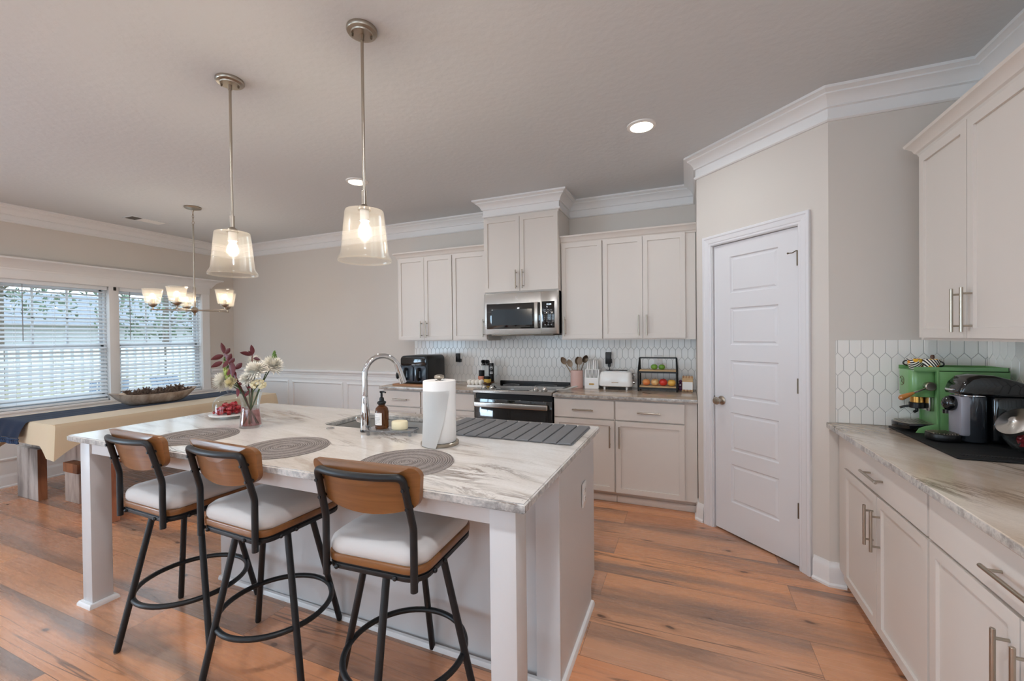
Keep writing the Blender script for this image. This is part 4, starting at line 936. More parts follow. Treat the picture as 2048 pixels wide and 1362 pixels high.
# ------------------------------------------------------------------ bar stools (local: +y towards the island, origin on the floor)
def build_stool():
    t = thing('bar_stool', '', 'bar stool', (0, 0, 0))
    W = 0.205
    # seat, rim and under-frame
    out = rrect(-0.200, 0.200, -0.205, 0.205, 0.065, 6)
    b = B(); n = len(out); prev = None
    prof = [(0.97, 0.655), (1.0, 0.668), (1.0, 0.684), (0.975, 0.700), (0.90, 0.713), (0.6, 0.722), (0.25, 0.724)]
    loops = [[b.bm.verts.new((p[0] * k, p[1] * k, z)) for p in out] for k, z in prof]
    for a, c in zip(loops, loops[1:]):
        for i in range(n): b.bm.faces.new((a[i], a[(i + 1) % n], c[(i + 1) % n], c[i]))
    b.bm.faces.new(loops[-1]); b.bm.faces.new(loops[0][::-1])
    b.out('seat', 'fabric', t, ang=60, label='pale grey upholstered seat')
    B().prism([(x * 1.015, y * 1.015) for x, y in out], 0.630, 0.656, bev=0.004).out('seat_rim', 'stoolwood', t, label='walnut-coloured rim under the cushion')
    b = B(); b.prism([(x * 0.985, y * 0.985) for x, y in out], 0.622, 0.631, bev=0.001); b.prism([(x * 1.0, y * 1.0) for x, y in out], 0.605, 0.6225, bev=0.001)
    for x, y in ((-0.14, -0.206), (0.10, -0.206), (0.202, -0.12), (0.202, -0.05), (-0.202, -0.12)): b.ball((x, y, 0.612), 0.009, u=8, v=6)
    b.out('seat_frame', 'black_metal', t)
    # back tube, one bent piece
    pts = [(-0.178, -0.212, 0.585), (-0.178, -0.212, 0.79), (-0.170, -0.258, 0.968), (0, -0.284, 0.972), (0.170, -0.258, 0.968), (0.178, -0.212, 0.79), (0.178, -0.212, 0.585)]
    P = [Vector(p) for p in pts]
    cross = [Vector((x, -0.258 - 0.030 * (1 - (x / 0.17) ** 2), 0.970)) for x in [-0.17 + 0.34 * k / 10 for k in range(11)]]
    path = fillet([P[0], P[1], P[2]] , 0.12, 6)[:-1] + fillet([P[1] * 0.25 + P[2] * 0.75, cross[0], cross[2]], 0.05, 6)[1:-1] + cross[2:9] + fillet([cross[8], cross[10], P[5] * 0.25 + P[4] * 0.75], 0.05, 6)[1:-1] + fillet([P[4], P[5], P[6]], 0.12, 6)[1:]
    b = B(); b.tube(path, 0.0125, 12)
    for s in (-1, 1):
        for zz in (0.865, 0.93):
            k = (zz - 0.79) / 0.178; c = Vector((s * (0.178 - 0.008 * k), -0.212 - 0.046 * k, zz)); b.cyl(c + Vector((0, -0.016, 0)), c + Vector((0, 0.028, 0)), 0.006, 8)
        b.cyl((s * 0.178, -0.212, 0.612), (s * 0.178, -0.195, 0.612), 0.008, 8)
    b.out('back_frame', 'black_metal', t)
    # curved veneer backrest with a rounded lower edge
    def shape():
        o = []
        w, top, bot = 0.215, 0.998, 0.828
        for i in range(7): a = math.radians(0 + 90 * i / 6); o.append((w - 0.03 + 0.03 * math.cos(a), top - 0.03 + 0.03 * math.sin(a)))
        for i in range(7): a = math.radians(90 + 90 * i / 6); o.append((-w + 0.03 + 0.03 * math.cos(a), top - 0.03 + 0.03 * math.sin(a)))
        for i in range(7): a = math.radians(180 + 70 * i / 6); o.append((-w + 0.012 + 0.06 + 0.06 * math.cos(a), 0.902 + 0.055 * math.sin(a)))
        for i in range(1, 8):
            u = -1 + 2 * i / 8; o.append((u * 0.155, bot + 0.020 * u * u))
        for i in range(7): a = math.radians(290 + 70 * i / 6); o.append((w - 0.012 - 0.06 + 0.06 * math.cos(a), 0.902 + 0.055 * math.sin(a)))
        return o
    o = shape(); b = B(); m = len(o)
    def lay(x, z, h):
        k = (z - 0.79) / 0.178
        return (x, -0.220 - 0.046 * k + 0.044 * (x / 0.215) ** 2 - 0.004 + h, z)
    cx, cz = 0, 0.915
    for h, rev in ((0.0, False), (0.020, True)):
        rings = [[b.bm.verts.new(lay(cx + (p[0] - cx) * k, cz + (p[1] - cz) * k, h)) for p in o] for k in (1.0, 0.72, 0.44, 0.16)]
        if h == 0.0: front = rings[0]
        else: back = rings[0]
        for a, c in zip(rings, rings[1:]):
            for i in range(m):
                f = (a[i], a[(i + 1) % m], c[(i + 1) % m], c[i]); b.bm.faces.new(f[::-1] if rev else f)
        b.bm.faces.new(rings[-1][::-1] if rev else rings[-1])
    for i in range(m): b.bm.faces.new((front[i], back[i], back[(i + 1) % m], front[(i + 1) % m]))
    b.bm.normal_update()
    b.out('backrest', 'stoolwood', t, ang=40, recalc=True, label='walnut veneer backrest')
    return t
LEGS = []
def stool(label, x, y, seat_rz, leg_rz):
    t = build_stool(); t['label'] = label; t['group'] = 'bar stools along the island'
    t.location = (x, y, 0); t.rotation_euler = (0, 0, seat_rz)
    rel = leg_rz - seat_rz
    b = B()
    b.cyl((0, 0, 0.560), (0, 0, 0.606), 0.07, 24)
    for k in range(2):
        a = rel + PI / 4 + k * PI / 2; d = Vector((math.cos(a), math.sin(a), 0)); q = Vector((-d.y, d.x, 0))
        b.prism([(-0.155, 0.588), (-0.155, 0.575), (-0.10, 0.560), (0.10, 0.560), (0.155, 0.575), (0.155, 0.588)], -0.012, 0.012, lambda u, v, w: tuple(d * u + q * w + Vector((0, 0, v))))
    b.out('swivel_plate', 'black_metal', t, ang=30)
    for k in range(4):
        a = rel + PI / 4 + k * PI / 2; d = Vector((math.cos(a), math.sin(a), 0))
        g = B().tube([d * 0.285 + Vector((0, 0, 0.006)), d * 0.150 + Vector((0, 0, 0.592))], 0.0135, 12).out('leg', 'black_metal', t)
        B().cyl(d * 0.286, d * 0.286 + Vector((0, 0, 0.010)), 0.011, 10).out('foot_glide', 'dark_nickel', g)
    n = 48
    B().tube([(0.228 * math.cos(2 * PI * i / n), 0.228 * math.sin(2 * PI * i / n), 0.215) for i in range(n)], 0.0115, 12, closed=True).out('foot_ring', 'black_metal', t)
    return t
R_ = math.radians
stool('walnut-backed bar stool at the left island leg, farthest from the pantry', -2.300, 1.336, R_(-2.0), R_(26))
stool('middle bar stool, black frame and grey seat, between the other two', -1.722, 1.345, R_(-2.6), R_(23.8))
stool('nearest bar stool, its walnut back fully in view, by the island corner leg', -1.012, 1.338, R_(3.0), R_(58))

# ------------------------------------------------------------------ things on the island
ZT = 0.9142
def placemat(label, x, y, r):
    b = B(); prof = [(0, 0.0)]
    n = 24
    prof = [(0, 0.0002), (r, 0.0002)]
    for k in range(n, 0, -1):
        r1 = r * k / n; r0 = r * (k - 1) / n; rm = (r1 + r0) / 2
        prof += [(r1, 0.0018), (r1 - 0.0016, 0.0040), (rm, 0.0047), (r0 + 0.0016, 0.0040)]
    prof += [(0, 0.003)]
    b.lathe(prof, seg=64)
    o = b.out('placemat', 'placemat', loc=(x, y, ZT), ang=50)
    tag(o, label, 'placemat', 'round woven placemats')
placemat('round grey woven placemat in front of the nearest bar stool', -1.035, 1.383, 0.190)
placemat('round grey woven placemat in front of the middle bar stool', -1.705, 1.383, 0.192)
placemat('round grey woven placemat farthest left, beside the flower vase', -2.345, 1.385, 0.192)

t = thing('drying_mat', 'grey ribbed silicone drying mat on the right end of the island', 'drying mat', (-0.862, 2.058, ZT))
B().box(-0.378, 0.378, -0.195, 0.195, 0.0, 0.004, 0.001).out('base_sheet', 'mat_grey', t)
nb = 11; w = 0.756 / nb
for k in range(nb):
    x = -0.378 + w * (k + 0.5)
    B().box(x - w / 2 + 0.0045, x + w / 2 - 0.0045, -0.197 - 0.004, 0.197, 0.003, 0.011, 0.003).out('rib', 'mat_grey', t)

# faucet
t = thing('kitchen_faucet', 'tall chrome gooseneck pull-down faucet behind the sink', 'faucet', (-1.585, 1.775, ZT))
B().lathe([(0, 0), (0.027, 0), (0.028, 0.004), (0.0265, 0.012), (0, 0.012)], seg=28).out('base_ring', 'black_gloss', t)
B().lathe([(0.0255, 0.010), (0.0265, 0.03), (0.0225, 0.10), (0.0165, 0.175), (0.0155, 0.178), (0.0155, 0.19)], seg=28).out('body', 'chrome', t)
ang = R_(62); dx, dy = math.cos(ang), math.sin(ang)
def fp(s, z): return (dx * s, dy * s, z)
pts = [fp(0, 0.185), fp(0, 0.29)] + [fp(0.098 - 0.098 * math.cos(R_(a)), 0.30 + 0.098 * math.sin(R_(a))) for a in range(8, 158, 10)]
B().tube(pts, 0.0145, 16).out('gooseneck', 'chrome', t)
e = Vector(pts[-1]); dn = Vector(fp(0.32, -0.95)).normalized()
sp = B(); sp.tube([e, e + dn * 0.035, e + dn * 0.115], 0.016, 16, rad=[0.0155, 0.0175, 0.0205]); sh_ = sp.out('spray_head', 'chrome', t)
c = e + dn * 0.065; sdv = Vector((-dx, -dy, -0.25)).normalized()
B().ball(c + sdv * 0.0185, 0.012, 0.7, 0.9, 1.7, 10, 8).out('spray_button', 'black_plastic', sh_)
hp = Vector((-0.86, 0.35, 0)).normalized()
b = B(); p0 = Vector((0, 0, 0.055)); b.cyl(p0 + hp * 0.012, p0 + hp * 0.075, 0.0165, 20, bev=0.002); b.out('handle', 'chrome', t)
B().tube([p0 + hp * 0.060 + Vector((0, 0, 0.0)), p0 + hp * 0.085 + Vector((0, 0, 0.002)), p0 + hp * 0.098 + Vector((0, 0, 0.006))], 0.012, 14, rad=[0.0165, 0.0155, 0.009]).out('lever', 'chrome', t)
o = B().lathe([(0, 0), (0.021, 0), (0.022, 0.003), (0.018, 0.006), (0.016, 0.005), (0.012, 0.009), (0, 0.010)], seg=24).out('air_switch_button', 'chrome', loc=(-1.822, 1.766, ZT)); tag(o, 'small round chrome button on the island left of the faucet', 'button')

# soap tray, soap bottle, sponge block
tc = (-1.412, 1.775)
t = thing('soap_tray', 'clear footed acrylic tray between faucet and paper towels', 'tray', (tc[0], tc[1], ZT), R_(14))
B().prism(rrect(-0.130, 0.130, -0.052, 0.052, 0.012, 4), 0.018, 0.027, bev=0.002).out('tray_plate', 'acrylic', t)
for x in (-0.112, 0.112):
    for y in (-0.038, 0.038): B().cyl((x, y, 0), (x, y, 0.0185), 0.008, 14).out('foot', 'acrylic', t)
t = thing('soap_bottle', 'amber soap pump bottle with white label on the acrylic tray', 'soap bottle', (-1.470, 1.768, ZT + 0.0272))
B().lathe([(0, 0), (0.031, 0), (0.0345, 0.004), (0.0345, 0.088), (0.031, 0.104), (0.022, 0.114), (0.0165, 0.118), (0.0165, 0.128), (0, 0.128)], seg=32).out('bottle', 'amber', t)
b = B(); aa = R_(-74)
b.sheet(lambda u, v: (0.0349 * math.cos(aa - 0.95 + 1.35 * u), 0.0349 * math.sin(aa - 0.95 + 1.35 * u), 0.022 + 0.062 * v), 14, 2); lb = b.out('label', 'white_matte', t, label='white paper label')
b = B()
for r in range(7):
    wdt = [0.5, 0.0, 0.8, 0.85, 0.75, 0.8, 0.45][r]
    if wdt: b.sheet(lambda u, v: (0.0351 * math.cos(aa - 0.85 + wdt * 1.2 * u), 0.0351 * math.sin(aa - 0.85 + wdt * 1.2 * u), 0.073 - r * 0.007 + 0.0016 * v), 8, 1)
b.out('label_lines', 'print_grey', lb, ang=0)
b = B(); b.lathe([(0, 0.124), (0.019, 0.124), (0.020, 0.128), (0.0225, 0.133), (0.020, 0.139), (0.013, 0.143), (0.0115, 0.158), (0.006, 0.162), (0.0055, 0.182), (0.009, 0.184), (0.010, 0.193), (0, 0.194)], seg=20)
for k in range(6): a = k * PI / 3; b.ball((0.019 * math.cos(a), 0.019 * math.sin(a), 0.133), 0.0055, u=8, v=6)
b.out('pump', 'black_plastic', t)
B().tube([(0, 0, 0.188), (0.02, -0.004, 0.190), (0.030, -0.006, 0.187)], 0.0045, 10).out('nozzle', 'black_plastic', t)
b = B(); b.lathe([(0, 0), (0.040, 0), (0.0425, 0.003), (0.0425, 0.036), (0.039, 0.041), (0, 0.042)], seg=36)
for v in b.bm.verts: v.co.y *= 0.78
for k in range(8):
    pass
o = b.out('soap_block', pmat('cream_soap', (238, 226, 190), 0.55), loc=(-1.372, 1.787, ZT + 0.0272)); o.rotation_euler = (0, 0, R_(14)); tag(o, 'cream block of dish soap on the acrylic tray', 'soap')

# paper towel holder
t = thing('paper_towel_holder', 'steel holder carrying the paper towel roll, at the sink edge', 'paper towel holder', (-1.070, 1.690, ZT))
B().lathe([(0, 0), (0.086, 0), (0.088, 0.003), (0.088, 0.012), (0.084, 0.015), (0, 0.015)], seg=48).out('base', 'nickel', t)
B().cyl((0, 0, 0.014), (0, 0, 0.300), 0.006, 14).out('rod', 'nickel', t)
B().lathe([(0, 0.300), (0.010, 0.300), (0.012, 0.303), (0.0215, 0.306), (0.0235, 0.312), (0.0215, 0.318), (0.012, 0.322), (0, 0.323)], seg=28).out('finial', 'nickel', t)
t = thing('paper_towel_roll', 'white paper towel roll with its loose sheet hanging down', 'paper towel roll', (-1.070, 1.690, ZT + 0.0156))
B().lathe([(0.020, 0), (0.074, 0), (0.0755, 0.003), (0.0755, 0.277), (0.074, 0.280), (0.020, 0.280), (0.020, 0)], seg=56).out('roll', 'paper', t)
va = math.atan2(-1.690, 1.070)   # towards the viewer
def loose(u, v):
    # u along the hem: 0 = tangent on the roll, v = height; the free corner droops outward-left
    a = va + 0.55 - 1.75 * u * (0.55 + 0.45 * (1 - v)); lift = 0.004 + 0.022 * (u ** 2) * (1 - v) ** 1.3
    ztop = 0.262 - 0.05 * u * 0.6; z0 = 0.010 - 0.016 * u
    return ((0.0758 + lift) * math.cos(a), (0.0758 + lift) * math.sin(a), z0 + (ztop - z0) * v)
def loose2(u, v):
    top = Vector((0.0765 * math.cos(va + 0.62), 0.0765 * math.sin(va + 0.62), 0.222)); bot = Vector((0.079 * math.cos(va - 0.10), 0.079 * math.sin(va - 0.10), -0.012))
    return loose(u, v)
b = B()
NU, NV = 18, 14
def sheetpt(u, v):
    """slanted free edge from upper right to lower middle; the sheet lies on the roll to the left"""
    a_edge = va + 0.62 - 0.80 * (1 - v); a_left = va - 1.20
    a = a_edge + (a_left - a_edge) * u
    bulge = 0.0025 + 0.020 * ((1 - u) ** 1.5) * (1 - v) ** 1.2 + 0.010 * (1 - v) ** 2
    z = -0.012 + 0.25 * v
    return ((0.0758 + bulge) * math.cos(a), (0.0758 + bulge) * math.sin(a), z)
b.sheet(sheetpt, NU, NV, thick=0.0008); b.out('loose_sheet', 'paper', t, ang=60)

# glass dome with red sweets
cd_ = (-2.700, 1.800)
t = thing('cake_stand', 'low white footed cake stand holding red sweets, left of the vase', 'cake stand', (cd_[0], cd_[1], ZT))
B().lathe([(0, 0), (0.055, 0), (0.056, 0.003), (0.042, 0.010), (0.040, 0.014), (0.10, 0.018), (0.112, 0.020), (0.113, 0.026), (0.106, 0.028), (0, 0.026)], seg=48).out('plate', 'white_gloss', t)
t = thing('glass_dome', 'clear glass dome over the red sweets', 'glass dome', (cd_[0], cd_[1], ZT + 0.0284))
B().lathe([(0.093, 0.0), (0.093, 0.05), (0.088, 0.075), (0.074, 0.096), (0.05, 0.112), (0.022, 0.120), (0.012, 0.122), (0.010, 0.128), (0.016, 0.136), (0.018, 0.144), (0.013, 0.152), (0, 0.154)], seg=44).out('dome', 'glass', t)
red = pmat('red_foil', (190, 44, 52), 0.25, 0.3, coat=0.4); pur = pmat('pale_foil', (196, 160, 190), 0.3, 0.3)
def sweet_mesh(mm):
    b = B(); b.ball((0, 0, 0), 0.0135, 1.25, 0.95, 0.9, 10, 8)
    b.lathe([(0.003, 0), (0.006, 0.005), (0.010, 0.011)], seg=8, mtx=Matrix.Translation((0.014, 0, 0)) @ Matrix.Rotation(PI / 2, 4, 'Y')); b.lathe([(0.003, 0), (0.006, 0.005), (0.010, 0.011)], seg=8, mtx=Matrix.Translation((-0.014, 0, 0)) @ Matrix.Rotation(-PI / 2, 4, 'Y'))
    return b.out('wrapped_sweet', mm, ang=60)
r2 = random.Random(4); first = None; pos = []
for lay, (cnt, rad, z) in enumerate(((9, 0.066, 0.040), (6, 0.040, 0.042), (1, 0.0, 0.042), (7, 0.050, 0.062), (3, 0.022, 0.064), (4, 0.030, 0.083))):
    for k in range(cnt):
        a = 2 * PI * k / max(1, cnt) + lay * 0.4 + r2.uniform(-0.1, 0.1); pos.append((cd_[0] + rad * math.cos(a), cd_[1] + rad * math.sin(a), ZT + z))
fr_, fp_ = sweet_mesh(red), sweet_mesh(pur)
tag(fr_, 'red foil-wrapped sweet in the heap under the glass dome', 'sweet', 'wrapped sweets under the glass dome'); tag(fp_, 'pale lilac wrapped sweet at the left edge under the glass dome', 'sweet', 'wrapped sweets under the glass dome')
used = {0: False, 1: False}
for i, p in enumerate(pos):
    k = 1 if (p[0] < cd_[0] - 0.058) else 0
    src = fp_ if k else fr_
    o = src if not used[k] else src.copy()
    if used[k]: COL.objects.link(o)
    used[k] = True
    o.location = p; o.rotation_euler = (r2.uniform(-0.5, 0.5), r2.uniform(-0.5, 0.5), r2.uniform(0, 6))

# ------------------------------------------------------------------ vase and flowers
vx, vy = -2.285, 1.640
VZ = ZT
t = thing('flower_vase', 'clear glass vase with pink water and a mixed bouquet', 'vase', (vx, vy, VZ))
B().lathe([(0, 0.0), (0.056, 0.0), (0.058, 0.003), (0.053, 0.05), (0.046, 0.105), (0.046, 0.13), (0.052, 0.17), (0.061, 0.205), (0.0585, 0.205), (0.0495, 0.17), (0.0435, 0.13), (0.0435, 0.105), (0.0505, 0.05), (0.054, 0.014), (0, 0.012)], seg=40).out('glass_body', 'glass', t)
B().lathe([(0, 0.0135), (0.0525, 0.0145), (0.0495, 0.05), (0.0428, 0.100), (0, 0.100)], seg=32).out('water', 'water', t, label='pinkish water')
rv = Vector((0.924, 0.383, 0)); fv = Vector((-0.383, 0.924, 0)); PXM = 2.41 / 846.6
def fl(px, py, depth=0.0):
    """spot of the bouquet: offsets right, up and away, in metres, about the vase foot"""
    return rv * (px - 500) * PXM + Vector((0, 0, (855 - py) * PXM)) + fv * depth
m_pet = pmat('white_petals', (240, 236, 226), 0.7); m_cream = pmat('cream_petals', (232, 222, 186), 0.7); m_stem = pmat('green_stem', (74, 92, 52), 0.6); m_leafg = pmat('green_leaf', (86, 116, 52), 0.55)
m_redleaf = pmat('burgundy_leaf', (92, 38, 42), 0.45); m_redstem = pmat('dark_red_stem', (96, 48, 46), 0.6); m_lime = pmat('lime_buds', (168, 186, 104), 0.6); m_maroon = pmat('maroon_petals', (104, 32, 40), 0.6)
r3 = random.Random(21)
def stem_to(end, mm, t, name='stem', rad=0.0028):
    foot = Vector((-end.x * 0.32, -end.y * 0.32, 0.018)); h = math.hypot(foot.x, foot.y)
    if h > 0.044: foot.x *= 0.044 / h; foot.y *= 0.044 / h
    waist = Vector((end.x * 0.10, end.y * 0.10, 0.12)); lim = 0.033; h = math.hypot(waist.x, waist.y)
    if h > lim: waist.x *= lim / h; waist.y *= lim / h
    neck = Vector((end.x * 0.36, end.y * 0.36, 0.205)); h = math.hypot(neck.x, neck.y)
    if h > 0.048: neck.x *= 0.048 / h; neck.y *= 0.048 / h
    pts = []
    c = [foot, waist, neck, end]
    for i in range(3):
        for k in range(4): pts.append(c[i].lerp(c[i + 1], k / 4))
    pts.append(end)
    return B().tube(pts, rad, 8).out(name, mm, t)
def mum(label, px, py, depth, R, tilt, mm, petals=90):
    t = thing('chrysanthemum', label, 'flower', (vx, vy, VZ), group='bouquet flowers in the glass vase')
    c = fl(px, py, depth); b = B(); ax = Vector(tilt).normalized(); q = ax.to_track_quat('Z', 'Y')
    g = (1 + 5 ** 0.5) / 2
    b.ball(c + ax * R * 0.05, R * 0.36, u=12, v=8)
    for k in range(petals * 2):
        u = (k + 0.5) / (petals * 2); el = math.acos(max(-1, 1 - 1.5 * u)); az = 2 * PI * k / g
        d = q @ Vector((math.sin(el) * math.cos(az), math.sin(el) * math.sin(az), math.cos(el)))
        L = R * (0.86 + 0.42 * r3.random()) * (0.72 + 0.38 * u); side = d.cross(q @ Vector((0, 0, 1)))
        if side.length < 0.05: side = d.cross(Vector((1, 0.3, 0)))
        side.normalize(); w = R * 0.10; up = q @ Vector((0, 0, 1))
        p0 = c + d * R * 0.3; p1 = c + d * L * 0.7 + up * R * 0.04; p2 = c + d * L + up * R * 0.10
        v = [b.bm.verts.new(x) for x in (p0 - side * w * 0.5, p0 + side * w * 0.5, p1 + side * w, p1 - side * w, p2)]
        b.bm.faces.new((v[0], v[1], v[2], v[3])); b.bm.faces.new((v[3], v[2], v[4]))
    b.out('bloom', mm, t, ang=0)
    stem_to(c - ax * R * 0.1, m_stem, t)
mum('white chrysanthemum drooping lowest at the left of the bouquet', 452, 762, -0.02, 0.055, (-0.7, -0.4, 0.5), m_pet, 110)
mum('white chrysanthemum farthest right in the bouquet', 541, 732, 0.02, 0.056, (0.6, 0.0, 0.8), m_pet, 110)
mum('large white chrysanthemum facing forward right of the middle', 521, 741, -0.05, 0.058, (0.1, -0.5, 0.8), m_pet, 110)
mum('white chrysanthemum at the back of the bouquet', 498, 727, 0.05, 0.046, (0.0, 0.2, 1), m_pet)
mum('white chrysanthemum low in the middle of the bouquet', 507, 757, -0.06, 0.04, (0.0, -0.8, 0.5), m_pet)
mum('cream-yellow flower low left of the middle', 476, 764, -0.06, 0.036, (-0.3, -0.8, 0.5), m_cream)
mum('small pale cream flower between the red leaves and the snapdragon', 461, 744, -0.01, 0.028, (-0.4, -0.5, 0.6), m_cream, 60)
t = thing('hydrangea_cluster', 'cream cluster of tiny blossoms at the lower right of the bouquet', 'flower', (vx, vy, VZ), group='bouquet flowers in the glass vase')
c = fl(527, 769, -0.05); b = B()
for k in range(46):
    a = r3.uniform(0, 2 * PI); zz = r3.uniform(-0.7, 1); rr = math.sqrt(max(0, 1 - zz * zz)); p = c + Vector((0.034 * rr * math.cos(a), 0.034 * rr * math.sin(a), 0.024 * zz))
    b.ball(p, 0.0075, u=7, v=5)
b.out('bloom', m_cream, t); stem_to(c, m_stem, t)
def leaf(b, p, d, L, w, up=Vector((0, 0, 1)), curl=0.15):
    d = Vector(d).normalized(); s = d.cross(up)
    if s.length < 0.05: s = d.cross(Vector((1, 0, 0)))
    s.normalize(); n_ = s.cross(d); N = 7; rows = []
    for i in range(N + 1):
        u = i / N; ww = w * (math.sin(PI * min(1, u * 0.96 + 0.02)) ** 0.8) * (1 - 0.25 * u); c = p + d * L * u - n_ * L * curl * u * u
        rows.append([b.bm.verts.new(c - s * ww + n_ * ww * 0.3), b.bm.verts.new(c), b.bm.verts.new(c + s * ww + n_ * ww * 0.3)])
    for a, c in zip(rows, rows[1:]):
        for k in range(2): b.bm.faces.new((a[k], a[k + 1], c[k + 1], c[k]))
def branch(label, tip, leaves, mm, ms, dep=0.0):
    t = thing('leaf_branch', label, 'leafy branch', (vx, vy, VZ), group='burgundy leaf branches in the glass vase')
    e = fl(*tip, dep); stem_to(e, ms, t)
    for (px, py, qx, qy, L) in leaves:
        b = B(); p = fl(px, py, dep); q = fl(qx, qy, dep - 0.012); leaf(b, p, q - p, (q - p).length, (q - p).length * 0.25, up=fv + Vector((0, 0, 0.3)), curl=0.08); b.out('leaf', mm, t, ang=60)
branch('burgundy leaf branch rising at the upper left of the bouquet', (461, 712), [(456, 708, 455, 686, 0), (458, 709, 472, 697, 0), (455, 711, 434, 719, 0), (453, 724, 434, 734, 0), (456, 708, 471, 724, 0), (464, 726, 474, 722, 0)], m_redleaf, m_redstem, -0.03)
branch('burgundy leaf branch bending through the middle of the bouquet', (476, 726), [(472, 722, 484, 707, 0), (475, 727, 490, 716, 0), (478, 722, 486, 752, 0), (474, 720, 466, 735, 0), (487, 738, 504, 725, 0), (482, 740, 492, 756, 0), (480, 735, 474, 750, 0)], m_redleaf, m_redstem, -0.07)
branch('thin burgundy leaf branch standing upright at the top of the bouquet', (505, 712), [(505, 712, 507, 691, 0), (505, 711, 500, 703, 0), (504, 712, 484, 706, 0), (507, 719, 524, 720, 0)], m_redleaf, m_redstem, 0.0)
branch('dark maroon leaf branch low at the vase mouth', (503, 770), [(500, 768, 512, 758, 0), (505, 775, 516, 772, 0), (498, 770, 488, 762, 0), (485, 775, 490, 792, 0), (508, 780, 503, 792, 0)], m_maroon, m_redstem, -0.05)
def snap(label, foot, tip, dep, mbud):
    t = thing('snapdragon', label, 'flower', (vx, vy, VZ), group='bouquet flowers in the glass vase')
    a, c = fl(*foot, dep), fl(*tip, dep); stem_to(c, m_stem, t)
    b = B(); n = 20
    for k in range(n):
        u = k / (n - 1); p = a.lerp(c, u); an = k * 2.4; r_ = 0.012 * (1 - 0.75 * u)
        b.ball(p + Vector((r_ * math.cos(an), r_ * math.sin(an), 0)), 0.007 * (1 - 0.6 * u) + 0.001, 1, 1, 1.4, 7, 5)
    b.out('buds', mbud, t)
snap('green snapdragon spike at the upper left of the bouquet', (462, 762), (454, 716), -0.02, m_leafg)
snap('green snapdragon tip at the upper right of the bouquet', (543, 724), (543, 705), 0.03, m_leafg)
snap('lime green bud spike in the left middle of the bouquet', (468, 756), (458, 735), -0.04, m_lime)
# ------------------------------------------------------------------ pendants over the island
def pendant(label, x, y):
    t = thing('pendant_lamp', label, 'pendant lamp', (x, y, ZC), group='glass pendant lamps over the island')
    b = B().lathe([(0, 0), (0.064, 0), (0.0645, -0.010), (0.061, -0.016), (0.046, -0.019), (0.044, -0.024), (0, -0.025)], seg=40); c = b.out('ceiling_canopy', 'nickel', t)
    for s in (-1, 1): B().lathe([(0, -0.036), (0.004, -0.035), (0.005, -0.023)], (s * 0.03, s * 0.024, 0), 10).out('screw_cap', 'dark_nickel', c)
    B().cyl((0, 0, -0.022), (0, 0, -0.705), 0.0065, 14).cyl((0, 0, -0.022), (0, 0, -0.05), 0.0095, 14).out('rod', 'nickel', t)
    B().lathe([(0, -0.695), (0.0115, -0.695), (0.0115, -0.755), (0.014, -0.757), (0.026, -0.766), (0.028, -0.773), (0.028, -0.779), (0, -0.779)], seg=28).out('socket_cap', 'nickel', t)
    B().cyl((0, 0, -0.778), (0, 0, -0.825), 0.019, 20).out('bulb_socket', 'white_matte', t)
    b = B().lathe([(0.012, -0.7785), (0.070, -0.780), (0.0795, -0.783), (0.0815, -0.790), (0.0985, -0.960), (0.1005, -0.972), (0.110, -0.985), (0.1125, -0.992), (0.1125, -1.000), (0.109, -1.001), (0.106, -0.994)], seg=56)
    b.out('glass_shade', 'shade', t)
    B().lathe([(0, -0.905), (0.014, -0.900), (0.024, -0.887), (0.027, -0.872), (0.023, -0.852), (0.016, -0.838), (0.014, -0.824), (0, -0.824)], seg=24).out('light_bulb', 'bulb', t)
    l = bpy.data.lights.new('pendant_bulb_light', 'POINT'); l.energy = 6.5; l.color = (1, 0.93, 0.86); l.shadow_soft_size = 0.017
    o = bpy.data.objects.new('pendant_bulb_light', l); COL.objects.link(o); o.location = (x, y, ZC - 0.872)
pendant('nearer glass pendant lamp on a long rod, right of the pair over the island', -1.290, 1.457)
pendant('farther glass pendant lamp on a long rod, left of the pair over the island', -2.165, 1.472)

# chandelier
cx, cy = -4.575, 2.713
t = thing('chandelier', 'five-arm brushed nickel chandelier with glass cups over the dining table', 'chandelier', (cx, cy, ZC))
B().lathe([(0, 0), (0.072, 0), (0.073, -0.008), (0.066, -0.018), (0.03, -0.028), (0.012, -0.032), (0.008, -0.045), (0, -0.046)], seg=36).out('ceiling_canopy', 'nickel', t)
b = B()
for k, zc in enumerate((-0.062, -0.092, -0.122)):
    ring = [(0.0085 * math.cos(2 * PI * i / 16), 0, 0.021 * math.sin(2 * PI * i / 16)) for i in range(16)]
    mt = Matrix.Translation((0, 0, zc)) @ Matrix.Rotation(k * PI / 2, 4, 'Z'); b.tube([mt @ Vector(p) for p in ring], 0.0022, 6, closed=True)
ring = [(0.017 * math.cos(2 * PI * i / 20), 0, -0.158 + 0.017 * math.sin(2 * PI * i / 20)) for i in range(20)]
b.tube(ring, 0.0028, 6, closed=True); b.out('chain', 'nickel', t)
B().cyl((0, 0, -0.172), (0, 0, -0.80), 0.0075, 14).lathe([(0.0075, -0.80), (0.012, -0.81), (0.012, -0.98), (0.0095, -0.99), (0.0095, -1.01), (0, -1.01)], seg=18).out('stem', 'nickel', t)
B().lathe([(0, -1.000), (0.014, -1.002), (0.030, -1.022), (0.036, -1.034), (0.030, -1.046), (0.014, -1.060), (0.007, -1.068), (0.010, -1.078), (0.006, -1.086), (0, -1.088)], seg=28).out('hub', 'nickel', t)
